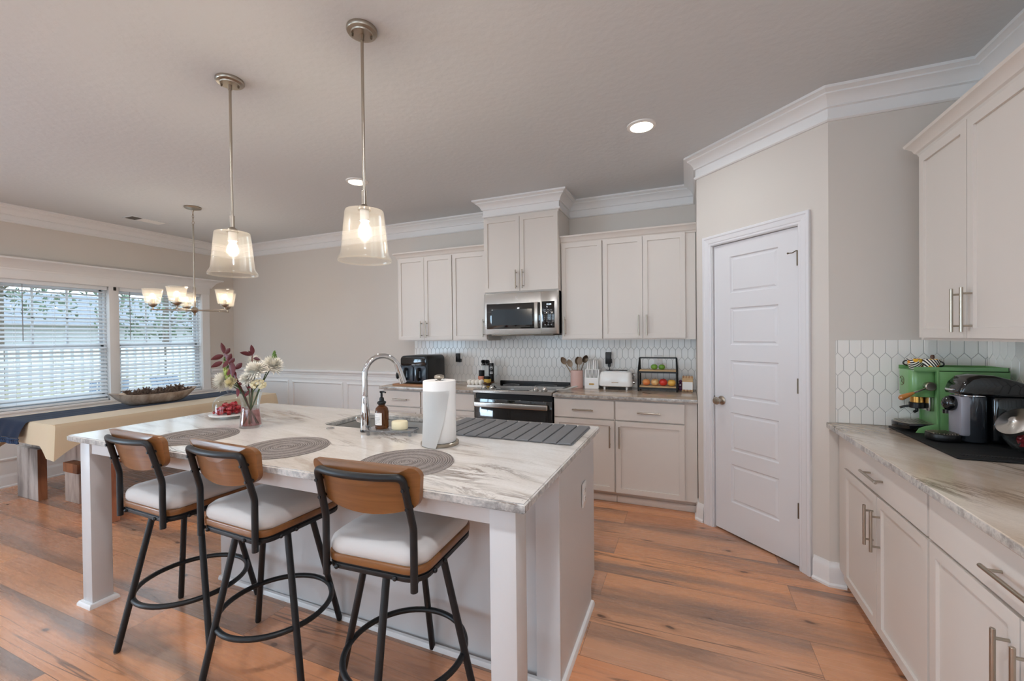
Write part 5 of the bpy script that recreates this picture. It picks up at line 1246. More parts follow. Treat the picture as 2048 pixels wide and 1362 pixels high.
for k in range(5):
    a = R_(22.5 - 5 + 72 * k); d = Vector((math.cos(a), math.sin(a), 0)); e = d * 0.325
    b = B(); b.cyl(d * 0.02 + Vector((0, 0, -1.034)), e + Vector((0, 0, -1.034)), 0.0058, 10); b.ball(e + d * 0.010 + Vector((0, 0, -1.034)), 0.009, u=10, v=8)
    b.lathe([(0, -1.034), (0.008, -1.030), (0.008, -1.012), (0.014, -1.008), (0.030, -0.996), (0.036, -0.986), (0.036, -0.978), (0.014, -0.974), (0, -0.974)], tuple(e), 22)
    arm = b.out('arm', 'nickel', t)
    B().cyl(e + Vector((0, 0, -0.975)), e + Vector((0, 0, -0.935)), 0.016, 14).out('bulb_socket', 'nickel', arm)
    b = B(); prof = [(0.03, -0.977), (0.052, -0.975), (0.060, -0.965), (0.079, -0.850), (0.083, -0.842), (0.0835, -0.836), (0.080, -0.836)]
    b.lathe(prof, tuple(e), 40)
    for v in b.bm.verts:
        q = Vector((v.co.x - e.x, v.co.y - e.y)); 
        if q.length > 0.05 and v.co.z < -0.845: an = math.atan2(q.y, q.x); f = 1 + 0.012 * math.cos(20 * an); v.co.x = e.x + q.x * f; v.co.y = e.y + q.y * f
    b.out('glass_cup', 'shade_clear', t)
    B().lathe([(0, -0.874), (0.012, -0.878), (0.021, -0.892), (0.022, -0.905), (0.017, -0.922), (0.013, -0.936), (0, -0.936)], tuple(e), 18).out('light_bulb', 'bulb', t)
    l = bpy.data.lights.new('chandelier_bulb_light', 'POINT'); l.energy = 1.9; l.color = (1, 0.93, 0.86); l.shadow_soft_size = 0.013
    o = bpy.data.objects.new('chandelier_bulb_light', l); COL.objects.link(o); o.location = (cx + e.x, cy + e.y, ZC - 0.898)

# ------------------------------------------------------------------ dining table, benches, cloths, bowl
TX0, TX1, TY0, TY1, TZ = -5.47, -4.575, 1.675, 3.60, 0.758
t = thing('dining_table', 'long reclaimed-wood dining table under a sand tablecloth', 'dining table', ((TX0 + TX1) / 2, (TY0 + TY1) / 2, 0))
hx, hy = (TX1 - TX0) / 2, (TY1 - TY0) / 2
B().box(-hx, hx, -hy, hy, 0.690, TZ - 0.002, 0.004).out('tabletop', 'rec_brown', t)
for s in (-1, 1):
    y = s * (hy - 0.37)
    b = B(); b.box(-0.245, 0.245, y - 0.05, y + 0.05, 0.0, 0.69, 0.004); g = b.out('leg', 'rec_pink', t)
    f = B(); f.box(-0.08, 0.155, y - 0.115 if s < 0 else y + 0.05, y - 0.05 if s < 0 else y + 0.115, 0.0, 0.26, 0.004); f.out('leg_block', 'rec_pink', g)
    B().box(-0.08, 0.155, y - 0.125 if s < 0 else y + 0.05, y - 0.05 if s < 0 else y + 0.125, 0.262, 0.345, 0.004).out('stretcher_end', 'rec_brown', g)
B().box(-0.06, 0.06, -hy + 0.42, hy - 0.42, 0.262, 0.345, 0.003).out('stretcher', 'rec_brown', t)
# tablecloth: flat top, four hanging sides, pointed corner folds
def cloth_obj():
    b = B(); bm = b.bm; e = 0.008; z = TZ + 0.0005
    N, Mx = 60, 26
    x0, x1, y0, y1 = TX0 - e, TX1 + e, TY0 - e, TY1 + e
    b.box(TX0 - 0.006, TX1 + 0.006, TY0 - 0.006, TY1 + 0.006, TZ, TZ + 0.002)
    rx = random.Random(3); ph = [rx.uniform(0, 6) for _ in range(6)]
    per = []
    def edge(p, q, n, nx, ny):
        for k in range(n):
            u = k / n; per.append((p[0] + (q[0] - p[0]) * u, p[1] + (q[1] - p[1]) * u, nx, ny, min(u, 1 - u)))
    c = 0.012
    edge((x0 + c, y0), (x1 - c, y0), 34, 0, -1); edge((x1, y0 + c), (x1, y1 - c), 70, 1, 0); edge((x1 - c, y1), (x0 + c, y1), 34, 0, 1); edge((x0, y1 - c), (x0, y0 + c), 70, -1, 0)
    rows = []
    H = 10
    lens = {(0, -1): x1 - x0, (0, 1): x1 - x0, (1, 0): y1 - y0, (-1, 0): y1 - y0}
    for (x, y, nx, ny, u) in per:
        L = lens[(nx, ny)]; dist = u * L
        cf = max(0.0, 1 - dist / 0.16)
        drop = 0.172 + 0.105 * cf ** 1.3
        col = []
        s = x if nx == 0 else y
        for j in range(H + 1):
            v = j / H
            wave = 0.010 * v * math.sin(s * 9 + ph[0]) * math.sin(s * 3.1 + ph[1]) + 0.028 * v * cf
            flare = 0.004 + 0.012 * v + wave
            dx = nx * flare; dy = ny * flare
            # corner folds swing outwards along the diagonal
            if cf > 0:
                tx = 1 if x > (x0 + x1) / 2 else -1; ty = 1 if y > (y0 + y1) / 2 else -1
                k = cf * v * 0.035
                dx += tx * k * (0.8 if nx == 0 else 0.2); dy += ty * k * (0.8 if ny == 0 else 0.2)
            zz = TZ + 0.002 - drop * v - 0.0006
            if j == 0: dx, dy, zz = -nx * 0.004, -ny * 0.004, TZ + 0.002
            col.append(bm.verts.new((x + dx, y + dy, zz)))
        rows.append(col)
    n = len(rows)
    for i in range(n):
        a, c2 = rows[i], rows[(i + 1) % n]
        for j in range(H): bm.faces.new((a[j], c2[j], c2[j + 1], a[j + 1]))
    return b.out('tablecloth', 'cloth', ang=60)
tag(cloth_obj(), 'sand-coloured tablecloth hanging over the long dining table', 'tablecloth')
# runner with tassels
RX0, RX1 = -5.43, -4.945
t = thing('table_runner', 'navy table runner with a tasselled end lying along the dining table', 'table runner', (0, 0, 0))
zt = TZ + 0.0035
path = [(TY1 + 0.026, zt - 0.15), (TY1 + 0.024, zt - 0.05), (TY1 + 0.012, zt)] + [(TY1 - 0.05 - (TY1 - TY0 - 0.10) * k / 24, zt) for k in range(25)] + [(TY0 - 0.012, zt + 0.001), (TY0 - 0.030, zt - 0.010), (TY0 - 0.046, zt - 0.05), (TY0 - 0.056, zt - 0.09), (TY0 - 0.062, zt - 0.128)]
def runner(u, v):
    f = v * (len(path) - 1); i = min(int(f), len(path) - 2); k = f - i
    y = path[i][0] + (path[i + 1][0] - path[i][0]) * k; z = path[i][1] + (path[i + 1][1] - path[i][1]) * k
    hang = max(0, (zt - 0.01 - z) / 0.13) if y < TY0 else 0
    x = RX0 + (RX1 - RX0) * u
    y -= 0.012 * hang * (0.5 + 0.5 * math.sin(u * 19)); x += (u - 0.5) * 0.0 - 0.02 * hang
    return (x, y, z + (0.0012 * math.sin(u * 23 + y * 3) if y > TY0 and y < TY1 else 0))
B().sheet(runner, 26, len(path) - 1, thick=-0.002).out('cloth_strip', 'navy', t, ang=60, recalc=True)
b = B()
for k in range(24):
    x = RX0 - 0.02 + (RX1 - RX0) * (k + 0.5) / 24; y = TY0 - 0.064 - 0.012 * (0.5 + 0.5 * math.sin(k / 24 * 19)); b.ball((x, y, zt - 0.138), 0.009, u=8, v=6); b.lathe([(0.003, 0), (0.007, -0.012), (0.009, -0.03), (0, -0.031)], (x, y, zt - 0.143), 8)
b.out('tassels', 'navy', t)
# benches
def bench(label, x0, x1, y0, y1, ml, mt_, edge):
    t = thing('bench', label, 'bench', ((x0 + x1) / 2, (y0 + y1) / 2, 0), group='reclaimed-wood benches'); hx, hy = (x1 - x0) / 2, (y1 - y0) / 2
    B().box(-hx + 0.012, hx - 0.004, -hy + 0.03, hy - 0.03, 0.459, 0.505, 0.004).out('seat', mt_, t)
    for s in (-1, 1):
        b = B(); b.box(-hx, hx - 0.001, min(s * hy, s * (hy - 0.062)), max(s * hy, s * (hy - 0.062)), 0, 0.458, 0.003); g = b.out('leg', ml, t)
        B().box(hx - 0.0012, hx + 0.0008, min(s * (hy - 0.002), s * (hy - 0.060)), max(s * (hy - 0.002), s * (hy - 0.060)), 0.002, 0.456).out('leg_edge', edge, g, ang=0, label='browner cut edge of the leg')
    return t
bench('weathered grey bench between the dining table and the window wall', -5.685, -5.305, 1.832, 3.45, 'rec_grey', 'rec_grey', 'rec_brown')
bench('reddish reclaimed-wood bench on the island side of the dining table', -4.52, -4.128, 1.815, 3.45, 'rec_red', 'rec_brown', 'rec_red')
# dough bowl with pine cones
bx, by, bz = -5.12, 2.640, TZ + 0.0065
t = thing('dough_bowl', 'long whitewashed wooden bowl of pine cones on the navy runner', 'bowl', (bx, by, bz), R_(-8))
m_bowl = reclaimed_material('whitewashed_bowl_wood', (196, 182, 168), (164, 146, 130), (120, 100, 86))
def bowl_pt(k, a, inner):
    # k 0 = foot, 1 = rim ; boat shape, long axis y
    z = 0.105 * k ** 1.3; lx = 0.075 + 0.085 * k ** 0.7; ly = 0.20 + 0.165 * k ** 0.75
    if inner: lx -= 0.012; ly -= 0.016; z += 0.012 * (1 - k)
    ca, sa = math.cos(a), math.sin(a)
    return (lx * math.copysign(abs(ca) ** 0.8, ca), ly * math.copysign(abs(sa) ** 0.95, sa), z + (0.030 * abs(sa) ** 3 * k))
b = B(); n = 48; L = []
for k in (0.0, 0.15, 0.35, 0.6, 0.85, 1.0): L.append([b.bm.verts.new(bowl_pt(k, 2 * PI * i / n, False)) for i in range(n)])
for k in (1.0, 0.8, 0.5, 0.2): L.append([b.bm.verts.new(bowl_pt(k, 2 * PI * i / n, True)) for i in range(n)])
for a, c in zip(L, L[1:]):
    for i in range(n): b.bm.faces.new((a[i], a[(i + 1) % n], c[(i + 1) % n], c[i]))
b.bm.faces.new(L[0][::-1]); b.bm.faces.new(L[-1]); b.out('bowl_body', m_bowl, t, recalc=True)
m_cone = pmat('pine_cone_brown', (122, 104, 92), 0.8); m_cone2 = pmat('pale_pod', (206, 190, 172), 0.8)
b = B()
for k in range(40):
    u = k / 39; a = k * 2.4; r_ = 0.024 * math.sin(PI * (0.12 + 0.84 * u)) ; z = -0.03 + 0.06 * u
    mt = Matrix.Translation((r_ * math.cos(a), r_ * math.sin(a), z)) @ Matrix.Rotation(a, 4, 'Z') @ Matrix.Rotation(R_(-35), 4, 'Y')
    b.ball((0, 0, 0), 0.009, 1.1, 0.9, 0.35, 6, 4, mtx=None); bmesh.ops.transform(b.bm, matrix=mt, verts=b.bm.verts[-(6 * 3 + 2):])
cone = b.out('pine_cone', m_cone, ang=0); tag(cone, 'grey-brown pine cone heaped in the long wooden bowl', 'pine cone', 'pine cones in the wooden bowl')
rb = random.Random(8); first = True; cr, sr = math.cos(R_(-8)), math.sin(R_(-8))
for k in range(17):
    lx = (-0.055, 0.05, 0.0)[k % 3] + rb.uniform(-0.01, 0.01); ly = -0.20 + 0.46 * k / 16; lz = 0.105 + (0.03 if k % 3 == 2 else 0)
    o = cone if first else cone.copy()
    if not first: COL.objects.link(o)
    first = False
    o.location = (bx + lx * cr - ly * sr, by + lx * sr + ly * cr, bz + lz - (0.012 if abs(ly) < 0.18 else 0.0)); o.rotation_euler = (rb.uniform(0, 3), rb.uniform(0, 3), rb.uniform(0, 6)); o.scale = (rb.uniform(0.95, 1.25),) * 3
ly = -0.265; o = B().ball((0, 0, 0), 0.036, 1, 1, 0.9, 16, 10).out('seed_pod', m_cone2, loc=(bx - ly * sr, by + ly * cr, bz + 0.098)); tag(o, 'pale round pod at the near end of the long wooden bowl', 'seed pod')

# ------------------------------------------------------------------ back worktop, left of the stove
ZB = 0.9142
o = B().prism(rrect(-2.86, -2.40, 3.60, 4.09, 0.02, 4), ZB, ZB + 0.015, bev=0.003).out('chopping_board', 'mid_wood'); tag(o, 'thin wooden board under the black air fryer', 'board')
t = thing('air_fryer', 'black two-drawer air fryer on a wooden board', 'air fryer', (-2.632, 3.850, ZB + 0.0155), R_(3))
b = B(); b.prism(rrect(-0.165, 0.165, 0.006, 0.292, 0.045, 6), -0.19, 0.17, lambda u, v, w: (u, w, v), bev=0.010, seg=3); b.out('body', 'black_plastic', t, ang=30)
B().prism(rrect(-0.152, 0.152, 0.188, 0.282, 0.03, 6), -0.200, -0.186, lambda u, v, w: (u, w, v), bev=0.004).out('control_panel', 'black_gloss', t)
b = B(); b.box(-0.018, 0.018, -0.2008, -0.1995, 0.196, 0.204, 0.0004); b.out('maker_plate', 'print_grey', t)
for s in (-1, 1):
    b = B(); b.prism(rrect(s * 0.077 - 0.073, s * 0.077 + 0.073, 0.022, 0.184, 0.02, 5), -0.204, -0.186, lambda u, v, w: (u, w, v), bev=0.005); dr = b.out('drawer', 'navy_plastic', t)
    hb = B(); hb.tube(fillet([(s * 0.077, -0.196, 0.155), (s * 0.077, -0.246, 0.155), (s * 0.077, -0.246, 0.055), (s * 0.077, -0.215, 0.05)], 0.02), 0.018, 12, flat=0.75); hb.out('drawer_handle', 'black_plastic', dr)
for k in range(4):
    pass
# turntable with bottles
lx, ly = -1.955, 3.985
t = thing('turntable', 'round dark wooden turntable with jars left of the stove', 'turntable', (lx, ly, ZB))
B().lathe([(0, 0.008), (0.02, 0), (0.06, 0), (0.062, 0.012), (0.088, 0.014), (0.092, 0.018), (0.092, 0.030), (0.086, 0.031), (0.084, 0.022), (0, 0.022)], seg=40).out('tray', 'dark_wood', t)
zl = ZB + 0.0225
t = thing('sauce_bottle', 'tall black-labelled bottle with pale cap at the back of the turntable', 'bottle', (lx + 0.052, ly + 0.03, zl))
B().lathe([(0, 0), (0.0265, 0), (0.0275, 0.003), (0.0275, 0.185), (0.0235, 0.198), (0, 0.198)], seg=28).out('bottle_body', 'black_plastic', t)
B().lathe([(0.012, 0.198), (0.013, 0.225), (0.010, 0.232), (0, 0.233)], seg=18).out('cap', 'white_matte', t)
b = B(); va2 = math.atan2(-(ly + 0.03), -(lx + 0.05))
ring = [(0.028 * math.cos(va2 + 0.55 * math.cos(k * PI / 12)), 0.028 * math.sin(va2 + 0.55 * math.cos(k * PI / 12)), 0.150 + 0.017 * math.sin(k * PI / 12)) for k in range(24)]
b.tube(ring, 0.0012, 5, closed=True)
for zz, hw in ((0.155, 0.35), (0.147, 0.4), (0.105, 0.5), (0.095, 0.62), (0.087, 0.55)):
    b.sheet(lambda u, v: (0.0278 * math.cos(va2 - hw + 2 * hw * u), 0.0278 * math.sin(va2 - hw + 2 * hw * u), zz + 0.005 * v), 8, 1)
b.out('label_print', 'print_white', t)
t = thing('salt_jar', 'salmon-pink jar with tall black lid on the turntable', 'jar', (lx - 0.035, ly - 0.025, zl))
B().lathe([(0, 0), (0.036, 0), (0.038, 0.003), (0.038, 0.062), (0.034, 0.066), (0, 0.066)], seg=28).out('jar_body', pmat('salmon_salt', (214, 142, 116), 0.5), t); B().lathe([(0, 0.066), (0.030, 0.066), (0.0305, 0.069), (0.0305, 0.122), (0.028, 0.125), (0, 0.125)], seg=28).out('lid', 'black_plastic', t)
t = thing('spread_jar', 'squat yellow jar with black lid at the front of the turntable', 'jar', (lx + 0.040, ly - 0.042, zl))
B().lathe([(0, 0), (0.036, 0), (0.0385, 0.004), (0.0385, 0.034), (0.035, 0.040), (0, 0.040)], seg=28).out('jar_body', pmat('mustard_yellow', (222, 184, 78), 0.4, coat=0.3), t); B().lathe([(0, 0.040), (0.0385, 0.040), (0.0395, 0.043), (0.0395, 0.064), (0.037, 0.067), (0, 0.067)], seg=28).out('lid', 'black_plastic', t)
for nm, dx, dy, lb in (('spray_bottle', -0.040, 0.045, 'clear spray bottle with black trigger head, left of two on the turntable'), ('spray_bottle', 0.004, 0.042, 'clear spray bottle with black trigger head, right of two on the turntable')):
    t = thing(nm, lb, 'spray bottle', (lx + dx, ly + dy, zl), R_(-115), 'clear spray bottles on the turntable')
    B().lathe([(0, 0), (0.020, 0), (0.021, 0.003), (0.021, 0.165), (0.013, 0.180), (0, 0.180)], seg=22).out('bottle_body', 'glass', t)
    b = B(); b.lathe([(0, 0.172), (0.015, 0.172), (0.016, 0.190), (0.011, 0.198), (0, 0.198)], seg=18); b.prism([(-0.020, 0.196), (0.012, 0.196), (0.032, 0.200), (0.034, 0.222), (0.020, 0.232), (-0.010, 0.230), (-0.022, 0.214)], -0.010, 0.010, lambda u, v, w: (u, w, v), bev=0.003); b.tube([(0.018, 0, 0.20), (0.030, 0, 0.188), (0.028, 0, 0.172)], 0.004, 8); b.out('trigger_head', 'black_plastic', t)
# egg tray
t = thing('egg_tray', 'white scalloped egg tray at the left stove edge', 'egg tray', (-1.945, 3.735, ZB), R_(10))
b = B(); b.box(-0.078, 0.078, -0.042, 0.042, 0, 0.022, 0.004)
b.out('tray', 'white_matte', t)
eb = B(); eb.lathe([(0.021 * math.sin(PI * k / 12) * (1 - 0.12 * math.cos(PI * k / 12)), -0.026 * math.cos(PI * k / 12)) for k in range(13)], seg=16); egg = eb.out('egg', pmat('white_eggshell', (240, 234, 224), 0.55), ang=80); tag(egg, 'white egg standing in the scalloped tray beside the stove', 'egg', 'eggs in the white tray')
ca, sa = math.cos(R_(10)), math.sin(R_(10)); first = True
for i in range(4):
    for j in range(2):
        x, y = -0.0585 + 0.039 * i, -0.021 + 0.042 * j; o = egg if first else egg.copy()
        if not first: COL.objects.link(o)
        first = False; o.location = (-1.945 + x * ca - y * sa, 3.735 + x * sa + y * ca, ZB + 0.0485)

# ------------------------------------------------------------------ back worktop, right of the stove
t = thing('spoon_rest', 'white curled spoon rest beside the stove', 'spoon rest', (-1.000, 3.700, ZB), R_(28))
b = B(); b.sheet(lambda u, v: (0.095 * (2 * u - 1), 0.04 * (2 * v - 1) * (0.75 + 0.25 * math.cos(3 * (u - 0.3))), 0.006 + 0.030 * max(0, 2 * u - 0.7) ** 1.5 * (1 - 0.55 * max(0, 2 * u - 1.3)) + 0.012 * (2 * v - 1) ** 2), 20, 10, thick=-0.006); b.out('dish', 'white_gloss', t, ang=60, recalc=True)
px_, py_ = -0.978, 3.960
t = thing('utensil_crock', 'dusty pink cylinder holding cooking utensils', 'utensil holder', (px_, py_, ZB))
B().lathe([(0, 0), (0.056, 0), (0.059, 0.004), (0.059, 0.166), (0.0575, 0.169), (0.054, 0.166), (0.054, 0.01), (0, 0.01)], seg=40).out('crock', 'pink', t)
def utensil(label, name, foot, tip, mm, kind):
    t = thing(name, label, 'cooking utensil', (px_, py_, ZB), group='utensils in the pink crock')
    f, e = Vector(foot), Vector(tip); d = (e - f).normalized()
    hd = 0.075
    B().tube([f, f.lerp(e, 0.5), e - d * hd], 0.0055, 8, rad=[0.006, 0.005, 0.005]).out('handle', mm, t)
    b = B(); s = d.cross(fv).normalized(); n_ = s.cross(d)
    def head(u, v):
        w = 0.027 * math.sin(PI * min(1, 0.08 + 0.92 * u)) ** 0.6; a = (2 * v - 1)
        bowl = 0.014 * (1 - a * a) * math.sin(PI * u) if kind != 'flat' else 0
        return e - d * hd * (1 - u * 1.02) + s * w * a + n_ * bowl
    b.sheet(head, 14, 8, thick=0.0025); b.out('head', mm, t, ang=60, recalc=True)
m_tan = pmat('tan_silicone', (190, 170, 150), 0.5)
utensil('tan spoon leaning far left in the pink crock', 'serving_spoon', (0.02, 0.0, 0.02), (-0.142, -0.02, 0.292), 'bronze_wood', 'spoon')
utensil('pale ladle leaning left in the pink crock, second from the left', 'ladle', (0.015, 0.02, 0.02), (-0.082, 0.0, 0.270), m_tan, 'spoon')
utensil('brown wooden spoon upright in the middle of the pink crock', 'wooden_spoon', (-0.01, 0.02, 0.02), (0.006, 0.03, 0.296), 'bronze_wood', 'spoon')
utensil('slim pale spatula just right of the middle in the pink crock', 'spatula', (0.0, -0.02, 0.02), (0.036, 0.01, 0.296), m_tan, 'flat')
utensil('dark bronze slotted spoon leaning right in the pink crock', 'slotted_spoon', (-0.015, 0.0, 0.02), (0.098, 0.0, 0.312), 'dark_nickel', 'spoon')
# knife block
kx, ky = -0.835, 4.005
t = thing('knife_block', 'white knife block with a slotted upper front and brass badge', 'knife block', (kx, ky, ZB), R_(2))
b = B(); b.prism([(-0.065, 0), (0.085, 0), (0.085, 0.170), (-0.030, 0.178), (-0.065, 0.098)], -0.066, 0.066, lambda u, v, w: (w, u, v), bev=0.004); b.out('block', 'white_matte', t)
b = B()
for k in range(9): x = -0.050 + 0.0125 * k; b.prism([(-0.0665, 0.103), (-0.0345, 0.174), (-0.030, 0.172), (-0.062, 0.101)], x - 0.0022, x + 0.0022, lambda u, v, w: (w, u, v))
b.out('slots', 'vent_dark', t, ang=0)
B().prism(rrect(-0.024, 0.024, 0.036, 0.050, 0.0065, 4), -0.0675, -0.0645, lambda u, v, w: (u, w, v)).out('badge', 'gold', t)
b = B()
for k in range(5): b.box(-0.016 + 0.007 * k, -0.012 + 0.007 * k, -0.0682, -0.0670, 0.041, 0.045)
b.out('badge_marks', 'dark_wood', t, ang=0)
kh = B(); kh.prism([(-0.008, 0), (0.008, 0), (0.010, 0.05), (0.008, 0.088), (-0.004, 0.096), (-0.012, 0.086), (-0.008, 0.05)], -0.0075, 0.0075, lambda u, v, w: (w, u, v), bev=0.003)
knife = kh.out('kitchen_knife', 'white_gloss'); tag(knife, 'white knife handle sticking up from the white knife block', 'knife', 'knives in the white block'); first = True
for j, (x, y, z) in enumerate(((-0.048, -0.004, 0.176), (-0.034, 0.012, 0.172), (0.008, -0.004, 0.176), (0.024, 0.012, 0.172), (-0.048, 0.045, 0.170), (-0.020, 0.045, 0.170), (0.008, 0.05, 0.170), (0.036, 0.045, 0.170))):
    o = knife if first else knife.copy()
    if not first: COL.objects.link(o)
    first = False; o.location = (kx + x, ky + y, ZB + z); o.rotation_euler = (R_(-14 if j < 4 else -6), 0, 0)
# toaster
t = thing('toaster', 'white two-slice toaster with chrome top and knobs', 'toaster', (-0.612, 4.000, ZB), R_(0))
b = B(); pr = [(0.132, 0.026), (0.150, 0.034), (0.152, 0.05), (0.146, 0.13), (0.136, 0.158), (0.12, 0.166)]
out = rrect(-1, 1, -0.62, 0.62, 0.28, 6); n = len(out)
loops = [[b.bm.verts.new((p[0] * r_, p[1] * r_ * 0.97, z)) for p in out] for r_, z in pr]
for a, c in zip(loops, loops[1:]):
    for i in range(n): b.bm.faces.new((a[i], a[(i + 1) % n], c[(i + 1) % n], c[i]))
b.bm.faces.new(loops[-1]); b.bm.faces.new(loops[0][::-1]); b.out('body', 'white_gloss', t, ang=40)
b = B(); b.prism(rrect(-0.120, 0.120, -0.070, 0.070, 0.03, 5), 0.165, 0.172, bev=0.003); tp = b.out('chrome_top', 'chrome', t)
b = B()
for s in (-1, 1): b.box(-0.10, 0.10, s * 0.032 - 0.015, s * 0.032 + 0.015, 0.1715, 0.1728)
b.out('bread_slots', 'dark', tp, ang=0)
for x in (-0.10, 0.10):
    for y in (-0.055, 0.055): B().cyl((x, y, 0), (x, y, 0.03), 0.009, 12, r2=0.011).out('foot', 'white_gloss', t)
B().box(-0.105, 0.105, -0.06, 0.06, 0.018, 0.028, 0.003).out('base', 'black_plastic', t)
b = B(); b.box(0.146, 0.150, -0.008, 0.008, 0.06, 0.15); b.out('lever_slot', 'dark', t, ang=0)
B().cyl((0.140, -0.030, 0.068), (0.170, -0.036, 0.068), 0.014, 18, bev=0.002).out('browning_knob', 'chrome', t); B().box(0.146, 0.176, -0.012, 0.012, 0.128, 0.136, 0.003).out('lever', 'chrome', t)
b = B()
for k in range(2): b.cyl((0.138, -0.045, 0.100 + 0.022 * k), (0.1495, -0.048, 0.100 + 0.022 * k), 0.006, 12)
b.out('buttons', 'chrome', t)
B().box(-0.030, 0.030, -0.0925, -0.0905, 0.066, 0.070).out('name_mark', 'gold', t, ang=0)
# fruit rack
rx_, ry_ = -0.246, 3.985
t = thing('fruit_rack', 'black two-tier metal rack with wooden shelves holding fruit', 'fruit rack', (rx_, ry_, ZB))
b = B(); w, s_ = 0.160, 0.0055
for x in (-w, w):
    for y0_, y1_ in ((-0.085, -0.02), (0.085, 0.02)):
        b.tube([(x, y0_, 0), (x, y0_, 0.172)], s_ * 1.35, 4); b.tube([(x, y0_, 0.170), (x * 0.97, 0.0, 0.292)], s_ * 1.35, 4)
    b.box(x - s_, x + s_, -0.085, 0.085, 0.022, 0.033); b.box(x - s_, x + s_, -0.085, 0.085, 0.164, 0.175)
for y in (-0.085, 0.085):
    b.box(-w, w, y - s_, y + s_, 0.020, 0.034); b.box(-w, w, y - s_, y + s_, 0.162, 0.176)
b.box(-w * 0.97, w * 0.97, -s_, s_, 0.286, 0.298); b.out('metal_frame', 'black_metal', t, ang=0)
B().box(-w + 0.006, w - 0.006, -0.078, 0.078, 0.034, 0.044, 0.002).out('lower_shelf', 'light_wood', t); B().box(-w + 0.006, w - 0.006, -0.078, 0.078, 0.176, 0.186, 0.002).out('upper_shelf', 'light_wood', t)
def fruit(name, label, cat, x, y, z, r, c1, c2, squash=0.92, stem=True, seed=0):
    t = thing(name, label, cat, (rx_ + x, ry_ + y, ZB + z), seed * 1.3)
    nt = NT(name + '_skin'); nz = nt.noise(nt.mapping((9, 9, 9), loc=(seed, 0, 0)), 1.0, 3); nt.col(nt.ramp(nz.outputs['Fac'], [(0.36, c1), (0.64, c2)])); nt.rough(0.32)
    b = B(); b.lathe([(r * math.sin(PI * k / 14) * (1 + 0.04 * math.cos(PI * k / 14)), r * squash - r * squash * math.cos(PI * k / 14) - (0.16 * r * math.exp(-((k - 14) / 1.6) ** 2)) + 0.10 * r * math.exp(-(k / 1.6) ** 2)) for k in range(15)], seg=24)
    b.out('flesh', nt.m, t, ang=80)
    if stem: B().tube([(0, 0, r * squash * 1.78), (0.003, 0, r * squash * 2.15)], 0.0014, 6).out('stem', 'dark_wood', t)
fruit('lime', 'green lime on the upper rack shelf, left of the two', 'lime', -0.030, -0.015, 0.1862, 0.0295, (92, 138, 44), (120, 160, 60), 0.88, False, 1)
fruit('lime', 'green lime on the upper rack shelf, right of the two', 'lime', 0.034, -0.012, 0.1862, 0.0285, (74, 122, 40), (104, 146, 52), 0.88, False, 2)
fruit('apple', 'orange-red fruit far left on the lower rack shelf', 'apple', -0.098, -0.020, 0.0442, 0.034, (226, 110, 60), (236, 160, 90), 0.9, False, 3)
fruit('apple', 'pale yellow apple second from the left on the lower rack shelf', 'apple', -0.024, -0.015, 0.0442, 0.0345, (236, 214, 150), (226, 150, 90), 0.95, True, 4)
fruit('apple', 'bright red apple third from the left on the lower rack shelf', 'apple', 0.045, -0.015, 0.0442, 0.0355, (206, 52, 42), (224, 96, 64), 0.93, True, 5)
fruit('apple', 'yellow fruit far right on the lower rack shelf', 'apple', 0.115, -0.020, 0.0442, 0.034, (236, 192, 90), (228, 168, 76), 0.92, False, 6)
# little easel with a card, and the purple bit beside it
t = thing('desk_calendar', 'small wooden easel with pegs and a white card in the corner', 'desk calendar', (-0.003, 3.975, ZB), R_(-6))
b = B(); tl = R_(-14)
mt = Matrix.Rotation(tl, 4, 'X')
b.box(-0.044, 0.044, -0.004, 0.004, 0.002, 0.136, 0.002, mtx=Matrix.Translation((0, -0.01, 0)) @ mt); b.out('easel', 'light_wood', t)
b = B()
for k in range(4): b.box(-0.034 + 0.023 * k - 0.003, -0.034 + 0.023 * k + 0.003, -0.010, -0.003, 0.118, 0.142, 0.001, mtx=Matrix.Translation((0, -0.01, 0)) @ mt)
for k in range(3): b.box(-0.026 + 0.026 * k - 0.006, -0.026 + 0.026 * k + 0.006, -0.012, -0.003, 0.004, 0.018, 0.001, mtx=Matrix.Translation((0, -0.01, 0)) @ mt)
b.out('pegs', 'mid_wood', t)
B().box(-0.040, 0.042, -0.0065, -0.0045, 0.018, 0.085, mtx=Matrix.Translation((0, -0.01, 0)) @ mt).out('card', 'white_matte', t, ang=0)
B().box(-0.036, 0.036, -0.002, 0.002, 0.0, 0.09, mtx=Matrix.Translation((0, 0.055, 0.002)) @ Matrix.Rotation(R_(24), 4, 'X')).out('back_support', 'black_plastic', t)
t = thing('purple_figure', 'small purple ornament peeking out left of the wooden easel', 'ornament', (-0.060, 4.035, ZB))
b = B(); b.ball((0, 0, 0.018), 0.018); b.ball((0, 0, 0.050), 0.021); b.ball((0, 0, 0.082), 0.014); b.out('figure', pmat('plum', (92, 50, 84), 0.5), t); B().ball((-0.002, -0.019, 0.052), 0.008).out('eye', 'white_matte', t)

# ------------------------------------------------------------------ right worktop: coffee corner
o = B().prism(rrect(0.965, 1.366, 2.175, 2.795, 0.012, 4), ZB, ZB + 0.010, bev=0.003).out('counter_mat', 'black_rubber'); tag(o, 'black rubber mat under the coffee machines', 'counter mat')
b = B()
for k in range(30): b.cyl((1.0 + 0.3 * k / 29, 2.21, ZB + 0.0095), (1.0 + 0.3 * k / 29, 2.235, ZB + 0.0095), 0.003, 6)
b.out('mat_ribs', 'black_rubber', o)
ZM = ZB + 0.0105
